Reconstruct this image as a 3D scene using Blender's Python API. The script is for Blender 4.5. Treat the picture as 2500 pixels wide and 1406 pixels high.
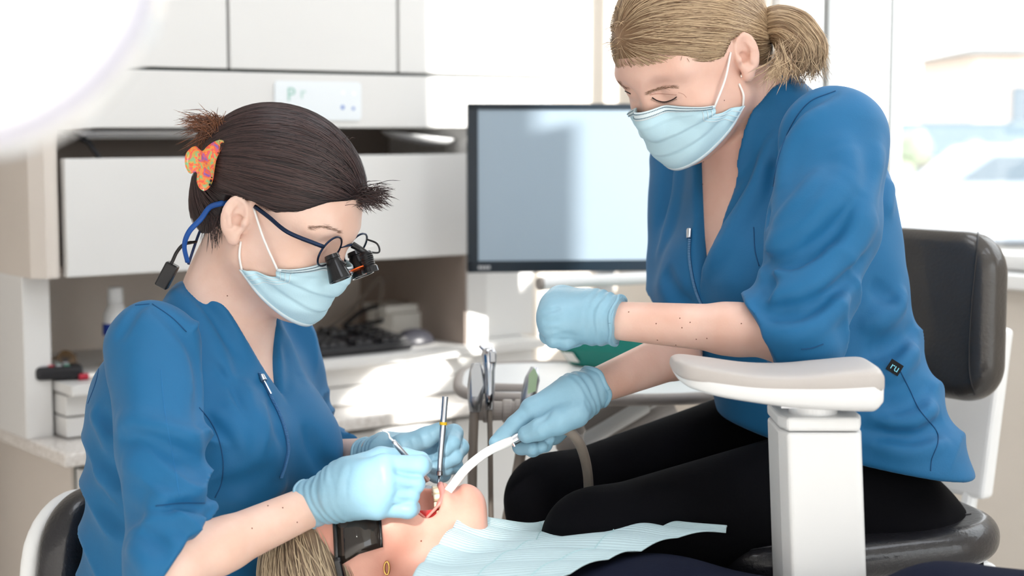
import bpy, bmesh, math, random
import numpy as np
from mathutils import Vector, Matrix
from mathutils.bvhtree import BVHTree

for _o in list(bpy.data.objects):
    bpy.data.objects.remove(_o, do_unlink=True)
scene = bpy.context.scene
COL = scene.collection
random.seed(7); RNG = np.random.default_rng(11)

# ------------------------------------------------------------------ camera
F = 4000.0                      # focal length in pixels of the 2500 px wide frame
CZ = 1.27
PITCH = math.atan(393.0 / F)
cs, sn = math.cos(PITCH), math.sin(PITCH)
cam_d = bpy.data.cameras.new('camera'); cam = bpy.data.objects.new('camera', cam_d); COL.objects.link(cam)
cam.location = (0, 0, CZ); cam.rotation_euler = (math.pi / 2 - PITCH, 0, 0)
cam_d.sensor_width = 36; cam_d.lens = F / 2500 * 36; cam_d.clip_start = 0.05; cam_d.clip_end = 300
cam_d.dof.use_dof = True; cam_d.dof.focus_distance = 1.93; cam_d.dof.aperture_fstop = 3.6
scene.camera = cam

# ------------------------------------------------------------------ light of the place
world = bpy.data.worlds.new('sky'); scene.world = world; world.use_nodes = True
_n = world.node_tree.nodes; _l = world.node_tree.links
_bg = _n['Background']; _bg.inputs['Strength'].default_value = 2.3
_tc = _n.new('ShaderNodeTexCoord'); _sp = _n.new('ShaderNodeSeparateXYZ'); _rp = _n.new('ShaderNodeValToRGB')
_rp.color_ramp.elements[0].position = 0.45; _rp.color_ramp.elements[0].color = (0.80, 0.80, 0.78, 1)
_rp.color_ramp.elements[1].position = 0.62; _rp.color_ramp.elements[1].color = (0.92, 0.97, 1.0, 1)
_mp = _n.new('ShaderNodeMath'); _mp.operation = 'MULTIPLY_ADD'; _mp.inputs[1].default_value = 0.5; _mp.inputs[2].default_value = 0.5
_l.new(_tc.outputs['Generated'], _sp.inputs[0]); _l.new(_sp.outputs['Z'], _mp.inputs[0])
_l.new(_mp.outputs[0], _rp.inputs[0]); _l.new(_rp.outputs[0], _bg.inputs[0])
SUN_DIR = Vector((-0.85, 0.45, -0.29)).normalized()          # the way the sunlight travels
sun_d = bpy.data.lights.new('sun', 'SUN'); sun = bpy.data.objects.new('sun', sun_d); COL.objects.link(sun)
sun.location = (8, -1, 6); sun.rotation_euler = SUN_DIR.to_track_quat('-Z', 'Y').to_euler()
sun_d.energy = 7.0; sun_d.angle = 0.012; sun_d.color = (1.0, 0.97, 0.92)
vs = scene.view_settings
vs.view_transform = 'Standard'; vs.look = 'None'; vs.gamma = 1; vs.exposure = 0.8; vs.use_curve_mapping = False

# ------------------------------------------------------------------ geometry helpers
def V(*a): return np.array(a, float)
def P(px, py, d):
    """the point that lies d metres in front of the camera and shows at pixel px, py"""
    x = (px - 1250) / F * d; y = (py - 703) / F * d
    return V(x, d * cs - y * sn, CZ - d * sn - y * cs)
def RD(px, py):
    r = P(px, py, 1.0) - V(0, 0, CZ); return r / np.linalg.norm(r)
def hit(px, py, p0, n):
    r = RD(px, py); o = V(0, 0, CZ)
    return o + r * (np.dot(np.asarray(p0) - o, n) / np.dot(r, n))
def onz(px, py, z): return hit(px, py, V(0, 0, z), V(0, 0, 1))
def un(v): v = np.asarray(v, float); return v / np.linalg.norm(v)

def lin(c):
    if isinstance(c, str): c = [int(c[i:i + 2], 16) for i in (0, 2, 4)]
    o = []
    for v in c:
        v /= 255.0; o.append(v / 12.92 if v <= 0.04045 else ((v + 0.055) / 1.055) ** 2.4)
    return (o[0], o[1], o[2], 1)

def mat(name, col, rough=0.5, metal=0.0, var=0.0, vscale=8.0, bump=0.0, bscale=60.0, col2=None, sss=0.0, coat=0.0,
        sheen=0.0, trans=0.0, alpha=1.0, emis=0.0, stretch=None, attr=None, ior=1.45, spec=0.5, coords='Object'):
    m = bpy.data.materials.new(name); m.use_nodes = True
    nt = m.node_tree; b = nt.nodes['Principled BSDF']; L = nt.links
    c1 = lin(col)
    b.inputs['Base Color'].default_value = c1
    b.inputs['Roughness'].default_value = rough; b.inputs['Metallic'].default_value = metal
    b.inputs['IOR'].default_value = ior; b.inputs['Specular IOR Level'].default_value = spec
    if sss: 
        b.inputs['Subsurface Weight'].default_value = sss; b.inputs['Subsurface Radius'].default_value = (1, .35, .2); b.inputs['Subsurface Scale'].default_value = 0.006
    if coat: b.inputs['Coat Weight'].default_value = coat
    if sheen: b.inputs['Sheen Weight'].default_value = sheen; b.inputs['Sheen Roughness'].default_value = .5
    if trans: b.inputs['Transmission Weight'].default_value = trans
    if alpha < 1: b.inputs['Alpha'].default_value = alpha
    if emis: b.inputs['Emission Color'].default_value = c1; b.inputs['Emission Strength'].default_value = emis
    tc = nt.nodes.new('ShaderNodeTexCoord'); vec = tc.outputs[coords]
    if stretch:
        mp = nt.nodes.new('ShaderNodeMapping'); mp.inputs['Scale'].default_value = stretch
        L.new(vec, mp.inputs['Vector']); vec = mp.outputs[0]
    if attr:
        at = nt.nodes.new('ShaderNodeAttribute'); at.attribute_name = attr
        rp = nt.nodes.new('ShaderNodeValToRGB'); rp.color_ramp.elements[0].color = c1; rp.color_ramp.elements[1].color = lin(col2)
        L.new(at.outputs['Fac'], rp.inputs[0]); L.new(rp.outputs[0], b.inputs['Base Color'])
    elif var or col2:
        nz = nt.nodes.new('ShaderNodeTexNoise'); nz.inputs['Scale'].default_value = vscale; nz.inputs['Detail'].default_value = 5
        L.new(vec, nz.inputs['Vector'])
        rp = nt.nodes.new('ShaderNodeValToRGB')
        rp.color_ramp.elements[0].position = .35; rp.color_ramp.elements[1].position = .68
        if col2: ca, cb = c1, lin(col2)
        else:
            ca = tuple(x * (1 - var) for x in c1[:3]) + (1,); cb = tuple(min(1, x * (1 + var)) for x in c1[:3]) + (1,)
        rp.color_ramp.elements[0].color = ca; rp.color_ramp.elements[1].color = cb
        L.new(nz.outputs['Fac'], rp.inputs[0]); L.new(rp.outputs[0], b.inputs['Base Color'])
    if bump:
        nb = nt.nodes.new('ShaderNodeTexNoise'); nb.inputs['Scale'].default_value = bscale; nb.inputs['Detail'].default_value = 3
        L.new(vec, nb.inputs['Vector'])
        bp = nt.nodes.new('ShaderNodeBump'); bp.inputs['Strength'].default_value = bump; bp.inputs['Distance'].default_value = .004
        L.new(nb.outputs['Fac'], bp.inputs['Height']); L.new(bp.outputs[0], b.inputs['Normal'])
    return m

class MB:
    """collects polygons; build() links them as one mesh object"""
    def __init__(s): s.v = []; s.f = []; s.a = []
    def add(s, verts, faces):
        o = len(s.v); s.v.extend([tuple(map(float, p)) for p in verts]); s.f.extend([tuple(i + o for i in f) for f in faces]); return s
    def box(s, c, h, R=None):
        c = np.asarray(c, float); R = np.eye(3) if R is None else np.asarray(R)   # columns of R = local axes
        vs_ = [c + R @ (V(x, y, z) * np.asarray(h)) for x in (-1, 1) for y in (-1, 1) for z in (-1, 1)]
        return s.add(vs_, [(0, 1, 3, 2), (4, 6, 7, 5), (0, 4, 5, 1), (2, 3, 7, 6), (0, 2, 6, 4), (1, 5, 7, 3)])
    def hexa(s, b4, t4):
        return s.add(list(b4) + list(t4), [(3, 2, 1, 0), (4, 5, 6, 7), (0, 1, 5, 4), (1, 2, 6, 5), (2, 3, 7, 6), (3, 0, 4, 7)])
    def tube(s, pts, rad, n=12, cap=True, flat=None):
        pts = [np.asarray(p, float) for p in pts]; m = len(pts)
        rad = [rad] * m if np.isscalar(rad) else list(rad)
        vs_ = []; prev = None
        for i in range(m):
            t = un(pts[min(i + 1, m - 1)] - pts[max(i - 1, 0)])
            if prev is None:
                a = V(0, 0, 1) if abs(t[2]) < .9 else V(1, 0, 0)
                if flat is not None: a = np.asarray(flat[0], float)
                u = un(a - t * np.dot(a, t))
            else: u = un(prev - t * np.dot(prev, t))
            prev = u; w = np.cross(t, u)
            for k in range(n):
                an = 2 * math.pi * k / n
                fu = 1 if flat is None else flat[1]
                vs_.append(pts[i] + rad[i] * (math.cos(an) * u * fu + math.sin(an) * w))
        fs = [(i * n + k, i * n + (k + 1) % n, (i + 1) * n + (k + 1) % n, (i + 1) * n + k) for i in range(m - 1) for k in range(n)]
        if cap: fs += [tuple(range(n - 1, -1, -1)), tuple((m - 1) * n + k for k in range(n))]
        return s.add(vs_, fs)
    def lathe(s, base, axis, prof, n=32, sx=None):
        """prof: (height along axis, radius)"""
        axis = un(axis); a = V(0, 0, 1) if abs(axis[2]) < .9 else V(1, 0, 0)
        u = un(np.cross(a, axis)); w = np.cross(axis, u)
        vs_ = []
        for h, r in prof:
            for k in range(n):
                an = 2 * math.pi * k / n
                vs_.append(np.asarray(base) + axis * h + max(r, 1e-5) * (math.cos(an) * u + math.sin(an) * w))
        m = len(prof)
        fs = [(i * n + k, i * n + (k + 1) % n, (i + 1) * n + (k + 1) % n, (i + 1) * n + k) for i in range(m - 1) for k in range(n)]
        fs += [tuple(range(n - 1, -1, -1)), tuple((m - 1) * n + k for k in range(n))]
        return s.add(vs_, fs)
    def prism(s, outline, dvec):
        o = [np.asarray(p, float) for p in outline]; n = len(o)
        return s.add(o + [p + np.asarray(dvec) for p in o], [tuple(range(n - 1, -1, -1)), tuple(range(n, 2 * n))] + [(i, (i + 1) % n, n + (i + 1) % n, n + i) for i in range(n)])
    def grid(s, G):
        G = np.asarray(G); a, b = G.shape[:2]
        return s.add(G.reshape(-1, 3), [(i * b + j, i * b + j + 1, (i + 1) * b + j + 1, (i + 1) * b + j) for i in range(a - 1) for j in range(b - 1)])
    def build(s, name, m, parent=None, **k): return mobj(name, np.array(s.v), s.f, m, parent, **k)

def mobj(name, verts, faces, m, parent=None, smooth=False, bevel=0, seg=2, solid=0, sub=0, attr=None, fix=True):
    me = bpy.data.meshes.new(name)
    verts = np.asarray(verts, float)
    top = parent is None
    off = V(0, 0, 0)
    if top:
        lo, hi = verts.min(0), verts.max(0); off = V((lo[0] + hi[0]) / 2, (lo[1] + hi[1]) / 2, lo[2])
    vv = verts - off
    if isinstance(faces, np.ndarray):
        nf, k = faces.shape
        me.vertices.add(len(vv)); me.vertices.foreach_set('co', vv.astype(np.float32).ravel())
        me.loops.add(nf * k); me.loops.foreach_set('vertex_index', faces.astype(np.int32).ravel())
        me.polygons.add(nf); me.polygons.foreach_set('loop_start', np.arange(0, nf * k, k, dtype=np.int32))
        me.update(calc_edges=True); me.validate()
    else:
        me.from_pydata([tuple(p) for p in vv], [], faces)
        if fix:
            bm = bmesh.new(); bm.from_mesh(me); bmesh.ops.recalc_face_normals(bm, faces=bm.faces); bm.to_mesh(me); bm.free()
    if attr is not None:
        at = me.attributes.new('rnd', 'FLOAT', 'POINT'); at.data.foreach_set('value', np.asarray(attr, np.float32))
    if m: me.materials.append(m)
    if smooth: me.polygons.foreach_set('use_smooth', [True] * len(me.polygons))
    me.update()
    o = bpy.data.objects.new(name, me); COL.objects.link(o)
    if top: o.location = off
    else: adopt(o, parent)
    if solid:
        md = o.modifiers.new('solidify', 'SOLIDIFY'); md.thickness = solid; md.offset = 0
    if bevel:
        md = o.modifiers.new('bevel', 'BEVEL'); md.width = bevel; md.segments = seg; md.limit_method = 'ANGLE'; md.angle_limit = .6
    if sub:
        md = o.modifiers.new('subsurf', 'SUBSURF'); md.levels = sub; md.render_levels = sub
    if bevel and smooth:
        md = o.modifiers.new('wn', 'WEIGHTED_NORMAL'); md.keep_sharp = True
    return o

WORLD = {}
def wm(o):
    m = Matrix.Translation(o.location) @ o.rotation_euler.to_matrix().to_4x4()
    return (wm(o.parent) @ o.matrix_parent_inverse @ m) if o.parent else m
def adopt(o, parent):
    o.parent = parent; o.matrix_parent_inverse = wm(parent).inverted()
def tag(o, label, cat, group=None):
    o['label'] = label; o['category'] = cat
    if group: o['group'] = group
    return o
def thing(name, label, cat, loc, group=None):
    o = bpy.data.objects.new(name, None); COL.objects.link(o); o.location = tuple(loc); o.empty_display_size = .05
    return tag(o, label, cat, group)
def struct(o, label=None):
    o['kind'] = 'structure'
    if label: o['label'] = label
    return o

def cat_rom(pts, n=8):
    p = [np.asarray(q, float) for q in pts]; p = [2 * p[0] - p[1]] + p + [2 * p[-1] - p[-2]]; out = []
    for i in range(1, len(p) - 2):
        for k in range(n):
            t = k / n
            out.append(.5 * (2 * p[i] + (p[i + 1] - p[i - 1]) * t + (2 * p[i - 1] - 5 * p[i] + 4 * p[i + 1] - p[i + 2]) * t * t + (3 * p[i] - p[i - 1] - 3 * p[i + 1] + p[i + 2]) * t ** 3))
    out.append(p[-2]); return out

# ------------------------------------------------------------------ implicit surfaces
def cone(a, b, ra, rb, ax=None, s=1.0):
    """tapered limb; ax, s squeeze the cross-section along ax"""
    a = np.asarray(a, float); b = np.asarray(b, float); R = max(ra, rb) * max(1, s)
    lo = np.minimum(a, b) - R; hi = np.maximum(a, b) + R; ba = b - a; bb = float(ba @ ba)
    if ax is not None: ax = un(np.asarray(ax, float) - un(ba) * np.dot(ax, un(ba)))
    def fn(X, Y, Z):
        x, y, z = X - a[0], Y - a[1], Z - a[2]
        t = np.clip((x * ba[0] + y * ba[1] + z * ba[2]) / bb, 0, 1)
        vx, vy, vz = x - t * ba[0], y - t * ba[1], z - t * ba[2]
        q = vx * vx + vy * vy + vz * vz
        if ax is not None:
            n = vx * ax[0] + vy * ax[1] + vz * ax[2]; q = q + n * n * (1 / (s * s) - 1)
        return (np.sqrt(q) - (ra + (rb - ra) * t)) * (min(1, s) if ax is not None else 1)
    return fn, lo, hi
def ell(c, r, R=None):
    c = np.asarray(c, float); r = np.asarray(r, float); R = np.eye(3) if R is None else np.asarray(R)
    e = np.sqrt((R ** 2) @ (r ** 2))
    def fn(X, Y, Z):
        x, y, z = X - c[0], Y - c[1], Z - c[2]
        k0 = 0; k1 = 0
        for i in range(3):
            q = x * R[0, i] + y * R[1, i] + z * R[2, i]
            k0 = k0 + (q / r[i]) ** 2; k1 = k1 + (q / r[i] ** 2) ** 2
        k0 = np.sqrt(k0); k1 = np.sqrt(k1) + 1e-9
        return k0 * (k0 - 1) / k1
    return fn, c - e, c + e
def sph(c, r): return cone(c, np.asarray(c) + 1e-5, r, r)
def loft(o, w, f, l, st):
    """body trunk: stations (h, cf, rfront, rback, rside) along w from o"""
    st = np.array(st, float); hs = st[:, 0]
    hd = np.linspace(hs[0], hs[-1], 160)
    tab = np.stack([np.interp(hd, hs, st[:, i]) for i in range(1, 5)], 1)
    ker = np.hanning(31); ker /= ker.sum()
    tab = np.stack([np.convolve(np.pad(tab[:, i], 15, mode='edge'), ker, 'valid') for i in range(4)], 1)
    R = st[:, 2:].max() + abs(st[:, 1]).max(); a, b = o + w * hs[0], o + w * hs[-1]
    def fn(X, Y, Z):
        x, y, z = X - o[0], Y - o[1], Z - o[2]
        h = x * w[0] + y * w[1] + z * w[2]; ff = x * f[0] + y * f[1] + z * f[2]; ll = x * l[0] + y * l[1] + z * l[2]
        hc = np.clip(h, hs[0], hs[-1])
        g = [np.interp(hc, hd, tab[:, i]) for i in range(4)]
        ff = ff - g[0]; rx = np.where(ff > 0, g[1], g[2]); rl = g[3]
        k0 = np.sqrt((ff / rx) ** 2 + (ll / rl) ** 2); k1 = np.sqrt((ff / rx ** 2) ** 2 + (ll / rl ** 2) ** 2) + 1e-6
        d = k0 * (k0 - 1) / k1
        e = np.abs(h - hc)
        return np.where(e > 0, np.maximum(d, 0) * .7 + e, d).astype(np.float32)
    return fn, np.minimum(a, b) - R, np.maximum(a, b) + R
def smin(a, b, k):
    if k <= 0: return np.minimum(a, b)
    h = np.maximum(k - np.abs(a - b), 0) / k
    return np.minimum(a, b) - h * h * k * .25

class SDF:
    def __init__(s, lo, hi, h):
        s.h = h; s.lo = np.asarray(lo, float); n = np.ceil((np.asarray(hi) - s.lo) / h).astype(int) + 1
        s.ax = [(s.lo[i] + np.arange(n[i]) * h).astype(np.float32) for i in range(3)]
        s.d = np.full(tuple(n), .2, np.float32)
    def sl(s, lo, hi, pad):
        r = []
        for i in range(3):
            a = int(math.floor((lo[i] - pad - s.lo[i]) / s.h)); b = int(math.ceil((hi[i] + pad - s.lo[i]) / s.h)) + 1
            a = max(a, 0); b = min(b, len(s.ax[i]))
            if a >= b: return None
            r.append(slice(a, b))
        return tuple(r)
    def xyz(s, q): return s.ax[0][q[0]][:, None, None], s.ax[1][q[1]][None, :, None], s.ax[2][q[2]][None, None, :]
    def add(s, prim, k=0.0):
        fn, lo, hi = prim; q = s.sl(lo, hi, max(k, .012) + 3 * s.h)
        if q: s.d[q] = smin(s.d[q], fn(*s.xyz(q)).astype(np.float32), k)
        return s
    def sub(s, prim, k=0.0):
        fn, lo, hi = prim; q = s.sl(lo, hi, k + 3 * s.h)
        if q: s.d[q] = -smin(-s.d[q], fn(*s.xyz(q)).astype(np.float32), k)
        return s
    def group(s, prims, ki, ko):
        lo = np.min([p[1] for p in prims], 0); hi = np.max([p[2] for p in prims], 0)
        q = s.sl(lo, hi, max(ko, .012) + 3 * s.h)
        if not q: return s
        x = s.xyz(q); d = None
        for fn, _, _ in prims:
            e = fn(*x).astype(np.float32); d = e if d is None else smin(d, e, ki)
        s.d[q] = smin(s.d[q], d, ko); return s
    def bumpline(s, pts, amp, wid, prof='g'):
        """fold along a polyline: amp > 0 raises the surface"""
        for a, b in zip(pts[:-1], pts[1:]):
            pass
        pts = [np.asarray(p, float) for p in pts]
        lo = np.min(pts, 0); hi = np.max(pts, 0); q = s.sl(lo, hi, wid * 2.6)
        if not q: return s
        X, Y, Z = s.xyz(q); best = None; L = 0; tot = sum(np.linalg.norm(b - a) for a, b in zip(pts[:-1], pts[1:]))
        for a, b in zip(pts[:-1], pts[1:]):
            ba = b - a; n = float(ba @ ba)
            x, y, z = X - a[0], Y - a[1], Z - a[2]
            t = np.clip((x * ba[0] + y * ba[1] + z * ba[2]) / n, 0, 1)
            r2 = (x - t * ba[0]) ** 2 + (y - t * ba[1]) ** 2 + (z - t * ba[2]) ** 2
            g = (L + t * math.sqrt(n)) / tot; L += math.sqrt(n)
            e = np.exp(-r2 / (wid * wid)) * np.minimum(1, np.minimum(g, 1 - g) * 4 + .15)
            best = e if best is None else np.maximum(best, e)
        s.d[q] -= (amp * best).astype(np.float32); return s
    def mesh(s, smooth=1):
        d = s.d; h = s.h; d = np.pad(d, 1, constant_values=.2); lo = s.lo - h
        sg = d < 0
        n = np.array(d.shape) - 1
        cnt = np.zeros(tuple(n), np.uint8)
        for i in (0, 1):
            for j in (0, 1):
                for k in (0, 1): cnt += sg[i:n[0] + i, j:n[1] + j, k:n[2] + k]
        act = (cnt > 0) & (cnt < 8); I = np.argwhere(act)
        idx = np.full(tuple(n), -1, np.int32); idx[act] = np.arange(len(I), dtype=np.int32)
        acc = np.zeros((len(I), 3)); wt = np.zeros(len(I))
        cor = {}
        for i in (0, 1):
            for j in (0, 1):
                for k in (0, 1): cor[(i, j, k)] = d[I[:, 0] + i, I[:, 1] + j, I[:, 2] + k]
        for a in cor:
            for ax in range(3):
                if a[ax]: continue
                b = list(a); b[ax] = 1; b = tuple(b); da, db = cor[a], cor[b]
                m = (da < 0) != (db < 0); t = da[m] / (da[m] - db[m])
                p = np.tile(np.array(a, float), (m.sum(), 1)); p[:, ax] += t
                acc[m] += p; wt[m] += 1
        verts = (I + acc / wt[:, None]) * h + lo
        fs = []
        for ax in range(3):
            sl0 = [slice(None)] * 3; sl1 = [slice(None)] * 3; sl0[ax] = slice(0, -1); sl1[ax] = slice(1, None)
            A, B = sg[tuple(sl0)], sg[tuple(sl1)]
            E = np.argwhere(A != B); u, v = (ax + 1) % 3, (ax + 2) % 3
            E = E[(E[:, u] > 0) & (E[:, v] > 0) & (E[:, u] < n[u]) & (E[:, v] < n[v])]
            def g(du, dv):
                e = E.copy(); e[:, u] += du; e[:, v] += dv; return idx[e[:, 0], e[:, 1], e[:, 2]]
            q = np.stack([g(-1, -1), g(0, -1), g(0, 0), g(-1, 0)], 1)
            fl = ~A[E[:, 0], E[:, 1], E[:, 2]]
            q[fl] = q[fl][:, ::-1]; fs.append(q)
        faces = np.concatenate(fs)
        for _ in range(smooth):
            sm = np.zeros_like(verts); c = np.zeros(len(verts))
            for k in range(4):
                for kk in (1, 3):
                    np.add.at(sm, faces[:, k], verts[faces[:, (k + kk) % 4]])
                np.add.at(c, faces[:, k], 2)
            verts = .4 * verts + .6 * sm / np.maximum(c, 1)[:, None]
        return verts, faces

def bvh_of(vf): 
    v, f = vf
    return BVHTree.FromPolygons(v.tolist(), f.tolist() if isinstance(f, np.ndarray) else f)
def pick(bv, px, py, off=0.0):
    r = RD(px, py); h = bv.ray_cast(Vector((0, 0, CZ)), Vector(r))
    if h[0] is None: return None
    n = np.array(h[1]); 
    if n @ r > 0: n = -n
    return np.array(h[0]) + n * off
def picks(bv, pl, off=0.0, n=6, back=0.0):
    """follow a pixel polyline over a surface"""
    out = []
    pl = cat_rom([V(a, b, 0) for a, b in pl], n)
    for q in pl:
        p = pick(bv, q[0], q[1], off)
        if p is not None and (not out or np.linalg.norm(p - out[-1]) < .06): out.append(p)
    return out

# ------------------------------------------------------------------ materials
M = {}
M['laminate'] = mat('white laminate', 'dfdedc', .42, var=.015, vscale=3)
M['laminate2'] = mat('cream laminate', 'd8cfc6', .5, var=.03, vscale=3)
M['niche'] = mat('pale beige back panel', 'f0e4d8', .7)
M['taupe'] = mat('taupe panel', 'a2948a', .6, var=.04, vscale=4)
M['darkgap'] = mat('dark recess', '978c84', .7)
M['wall'] = mat('cream wall paint', 'd9d1c7', .8, var=.015, bump=.05, bscale=120)
M['wall_l'] = mat('pale taupe wall paint', 'd6d3d0', .8, var=.03)
M['mull'] = mat('grey mullion', '8e9294', .7)
M['ceil'] = mat('ceiling white', 'efefed', .9)
M['floor'] = mat('pale grey floor', 'c9c7c4', .5, var=.06, vscale=5)
M['quartz'] = mat('speckled quartz', 'd2cbc4', .22, vscale=160, col2='f0ece8')
M['seal'] = mat('dark seal', '3c4644', .5)  # dark sheet that shows in the gaps round the cabinet doors
M['white_pl'] = mat('white plastic', 'eceded', .35, var=.01)
M['white_metal'] = mat('white enamel', 'f0f1f2', .25, coat=.4)
M['grey_pad'] = mat('warm grey pad', 'c3bdb9', .45, var=.02, bump=.08, bscale=180)
M['chrome'] = mat('chrome', 'c9ccd2', .16, metal=1)
M['steel'] = mat('brushed steel', 'c4c6ca', .36, metal=1)
M['taupe_pl'] = mat('taupe plastic', 'a39b95', .45, var=.03)
M['hose'] = mat('taupe rubber hose', '857a70', .5, var=.05)
M['black_pl'] = mat('black plastic', '1c1c20', .35)
M['black_lt'] = mat('black leather', '212024', .30, bump=.18, bscale=230, coat=.35)
M['brown_lt'] = mat('worn dark leather', '3d3936', .30, coat=.3, var=.12, vscale=9, bump=.15, bscale=230)  # black leather made lighter; reflected window light put into the colour
M['teal'] = mat('teal tray plastic', '0d7f73', .35, var=.05)
M['blue_lab'] = mat('blue label', '1c3f9e', .5)
M['red'] = mat('red plastic', 'b3243a', .4)
M['screen'] = mat('grey blue screen', '8f9fac', .3, emis=.12)
M['bezel'] = mat('dark blue black bezel', '17242f', .28)
M['green_lab'] = mat('pale green label', 'b9d6ae', .5)
M['paper'] = mat('paper', 'f1eee6', .8)
M['asphalt'] = mat('asphalt', 'a9a7a3', .9, var=.08, vscale=2)
M['leaf'] = mat('foliage', '8f9b84', .8, var=.35, vscale=5)
M['build'] = mat('pale render', 'd9cfc6', .9, var=.03)
M['roofm'] = mat('slate roof', '55666f', .8, var=.1)
M['winglass'] = mat('far window glass', '5d6a74', .15)
M['carp'] = mat('car paint', 'aab4c0', .3, coat=.5)
g = bpy.data.materials.new('clear pane'); g.use_nodes = True; nt = g.node_tree
_t = nt.nodes.new('ShaderNodeBsdfTransparent'); _g = nt.nodes.new('ShaderNodeBsdfGlossy'); _g.inputs['Roughness'].default_value = .03
_m = nt.nodes.new('ShaderNodeMixShader'); _m.inputs[0].default_value = .05
nt.links.new(_t.outputs[0], _m.inputs[1]); nt.links.new(_g.outputs[0], _m.inputs[2]); nt.links.new(_m.outputs[0], nt.nodes['Material Output'].inputs[0])
M['pane'] = g
M['panel_em'] = mat('lit diffuser', 'f2f7ff', .6, emis=3.2)

# ------------------------------------------------------------------ the room, laid out along the cabinet wall
FP0 = P(556, 310, 2.9); FP0[2] = 0
EX = un(V(1.3125, 1, 0)); NN = V(EX[1], -EX[0], 0); RC = np.stack([EX, NN, V(0, 0, 1)], 1)
def CF(px, py, off=0):
    p = hit(px, py, FP0 + NN * off, NN); return (p - FP0) @ EX, p[2]
def LW(s, o, z): return FP0 + EX * s + NN * o + V(0, 0, z)
def cbox(mb, s0, s1, o0, o1, z0, z1): return mb.box(LW((s0 + s1) / 2, (o0 + o1) / 2, (z0 + z1) / 2), (abs(s1 - s0) / 2, abs(o1 - o0) / 2, abs(z1 - z0) / 2), RC)
WOFF = -.42                                           # the wall stands this far behind the cabinet fronts
sC = CF(1640, 310, WOFF)[0]                           # room corner
SL = -1.6
m = MB(); cbox(m, SL - .1, sC + .12, WOFF - .12, WOFF, 0, 2.7); struct(m.build('wall_back', M['wall']), 'cream wall behind the cabinets')
m = MB(); cbox(m, SL - .12, SL, WOFF - .1, 6.6, 0, 2.7); struct(m.build('wall_left', M['wall_l']))
m = MB(); cbox(m, SL - .12, sC + .12, WOFF - .1, 6.6, -.08, 0); struct(m.build('floor', M['floor']))
m = MB(); cbox(m, SL - .12, sC + .12, WOFF - .1, 6.6, 2.7, 2.78); struct(m.build('ceiling', M['ceil']))
def WT(px, py):
    """pixel on the inside of the window wall -> (offset along wall, height)"""
    p = hit(px, py, LW(sC, 0, 0), EX); return (p - FP0) @ NN, p[2]
o_l = WT(1862, 310)[0]; zs = WT(2450, 664)[1]; zt = 2.35
def sun_to_wall(p):
    k = ((LW(sC + .12, 0, 0) - p) @ EX) / (-(np.array(SUN_DIR)) @ EX); q = p - np.array(SUN_DIR) * k; return (q - FP0) @ NN, q[2]
oA = WOFF + 1.18                                        # near end of the window in view
tU = sun_to_wall(LW(CF(1055, 200)[0], 0, 1.30))[0]; zU = sun_to_wall(LW(CF(1200, 310)[0], 0, 1.265))[1]
tM = sun_to_wall(LW(CF(1105, 500)[0], 0, 1.1))[0]; tL = sun_to_wall(LW(CF(850, 940)[0], 0, .8))[0]; zL = sun_to_wall(LW(CF(1000, 860)[0], 0, .85))[1]
o2 = oA + .14; z2 = 2.52; zB = sun_to_wall(LW(CF(1000, 1040, .1)[0], .1, .735))[1] - .17
m = MB(); W0, W1 = sC, sC + .12
cbox(m, W0, W1, WOFF, 6.6, 0, zs); cbox(m, W0, W1, WOFF, 6.6, z2, 2.7); cbox(m, W0, W1, WOFF, oA, zt, z2)
cbox(m, W0, W1, WOFF, o_l, zs, zt); cbox(m, W0, W1, oA, o2, zs, z2)
cbox(m, W0, W1, tL, 6.6, zs, z2); cbox(m, W0, W1, o2, tL, zs, zB); cbox(m, W0, W1, tU, tL, zU, z2); cbox(m, W0, W1, tM, tL, zL, zU)  # stepped wall pieces block the sun so that only the wanted patches fall
struct(m.build('wall_right', M['wall']), 'cream wall with the big window')
wn = bpy.data.objects.new('window_1', None); COL.objects.link(wn); wn.location = tuple(LW(sC + .06, .4, zs)); struct(wn, 'large bright window with slim white mullions')
def wbar(name, a0, a1, z0, z1, mm, dep=.03, par=None):
    m = MB(); cbox(m, W0 + .06 - dep, W0 + .06 + dep, a0, a1, z0, z1); return m.build(name, mm, par or wn, bevel=.003)
wbar('window_sill', o_l - .02, oA + .02, zs - .03, zs, M['white_pl'], .1)
for nm, a0, a1, z0, z1 in (('frame', o_l, oA, zs, zs + .035), ('frame', o_l, oA, zt - .04, zt), ('frame', o_l, o_l + .03, zs, zt), ('frame', oA - .03, oA, zs, zt)):
    wbar(nm, a0, a1, z0, z1, M['white_pl'])
q = WT(1986, 60)[0]; wbar('mullion', q - .012, q + .012, zs, zt, M['mull'], .02)
q2 = WT(2142, 200)[0]; wbar('mullion', q2 - .006, q2 + .006, zs, zt, M['mull'], .02)
for a0, a1 in ((o_l + .03, q - .012), (q + .012, q2 - .008), (q2 + .008, oA - .03)):
    m = MB(); cbox(m, W0 + .058, W0 + .062, a0, a1, zs + .03, zt - .03); m.build('pane', M['pane'], wn)
w2 = bpy.data.objects.new('window_2', None); COL.objects.link(w2); w2.location = tuple(LW(sC + .06, o2 + .3, zs)); struct(w2, 'second window beyond the right edge of the view')  # unseen; its openings are traced back from the sun patches on the cabinets
wbar('window_sill', o2, tL, zB - .02, zB + .005, M['white_pl'], .065, w2); wbar('frame', o2, o2 + .03, zB, z2, M['white_pl'], .03, w2)
for a0, a1, z0_, z1_ in ((o2 + .03, tL, zB, zL), (o2 + .03, tM, zL, zU), (o2 + .03, tU, zU, z2)):
    m = MB(); cbox(m, W0 + .058, W0 + .062, a0, a1, z0_, z1_); m.build('pane', M['pane'], w2)
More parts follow.
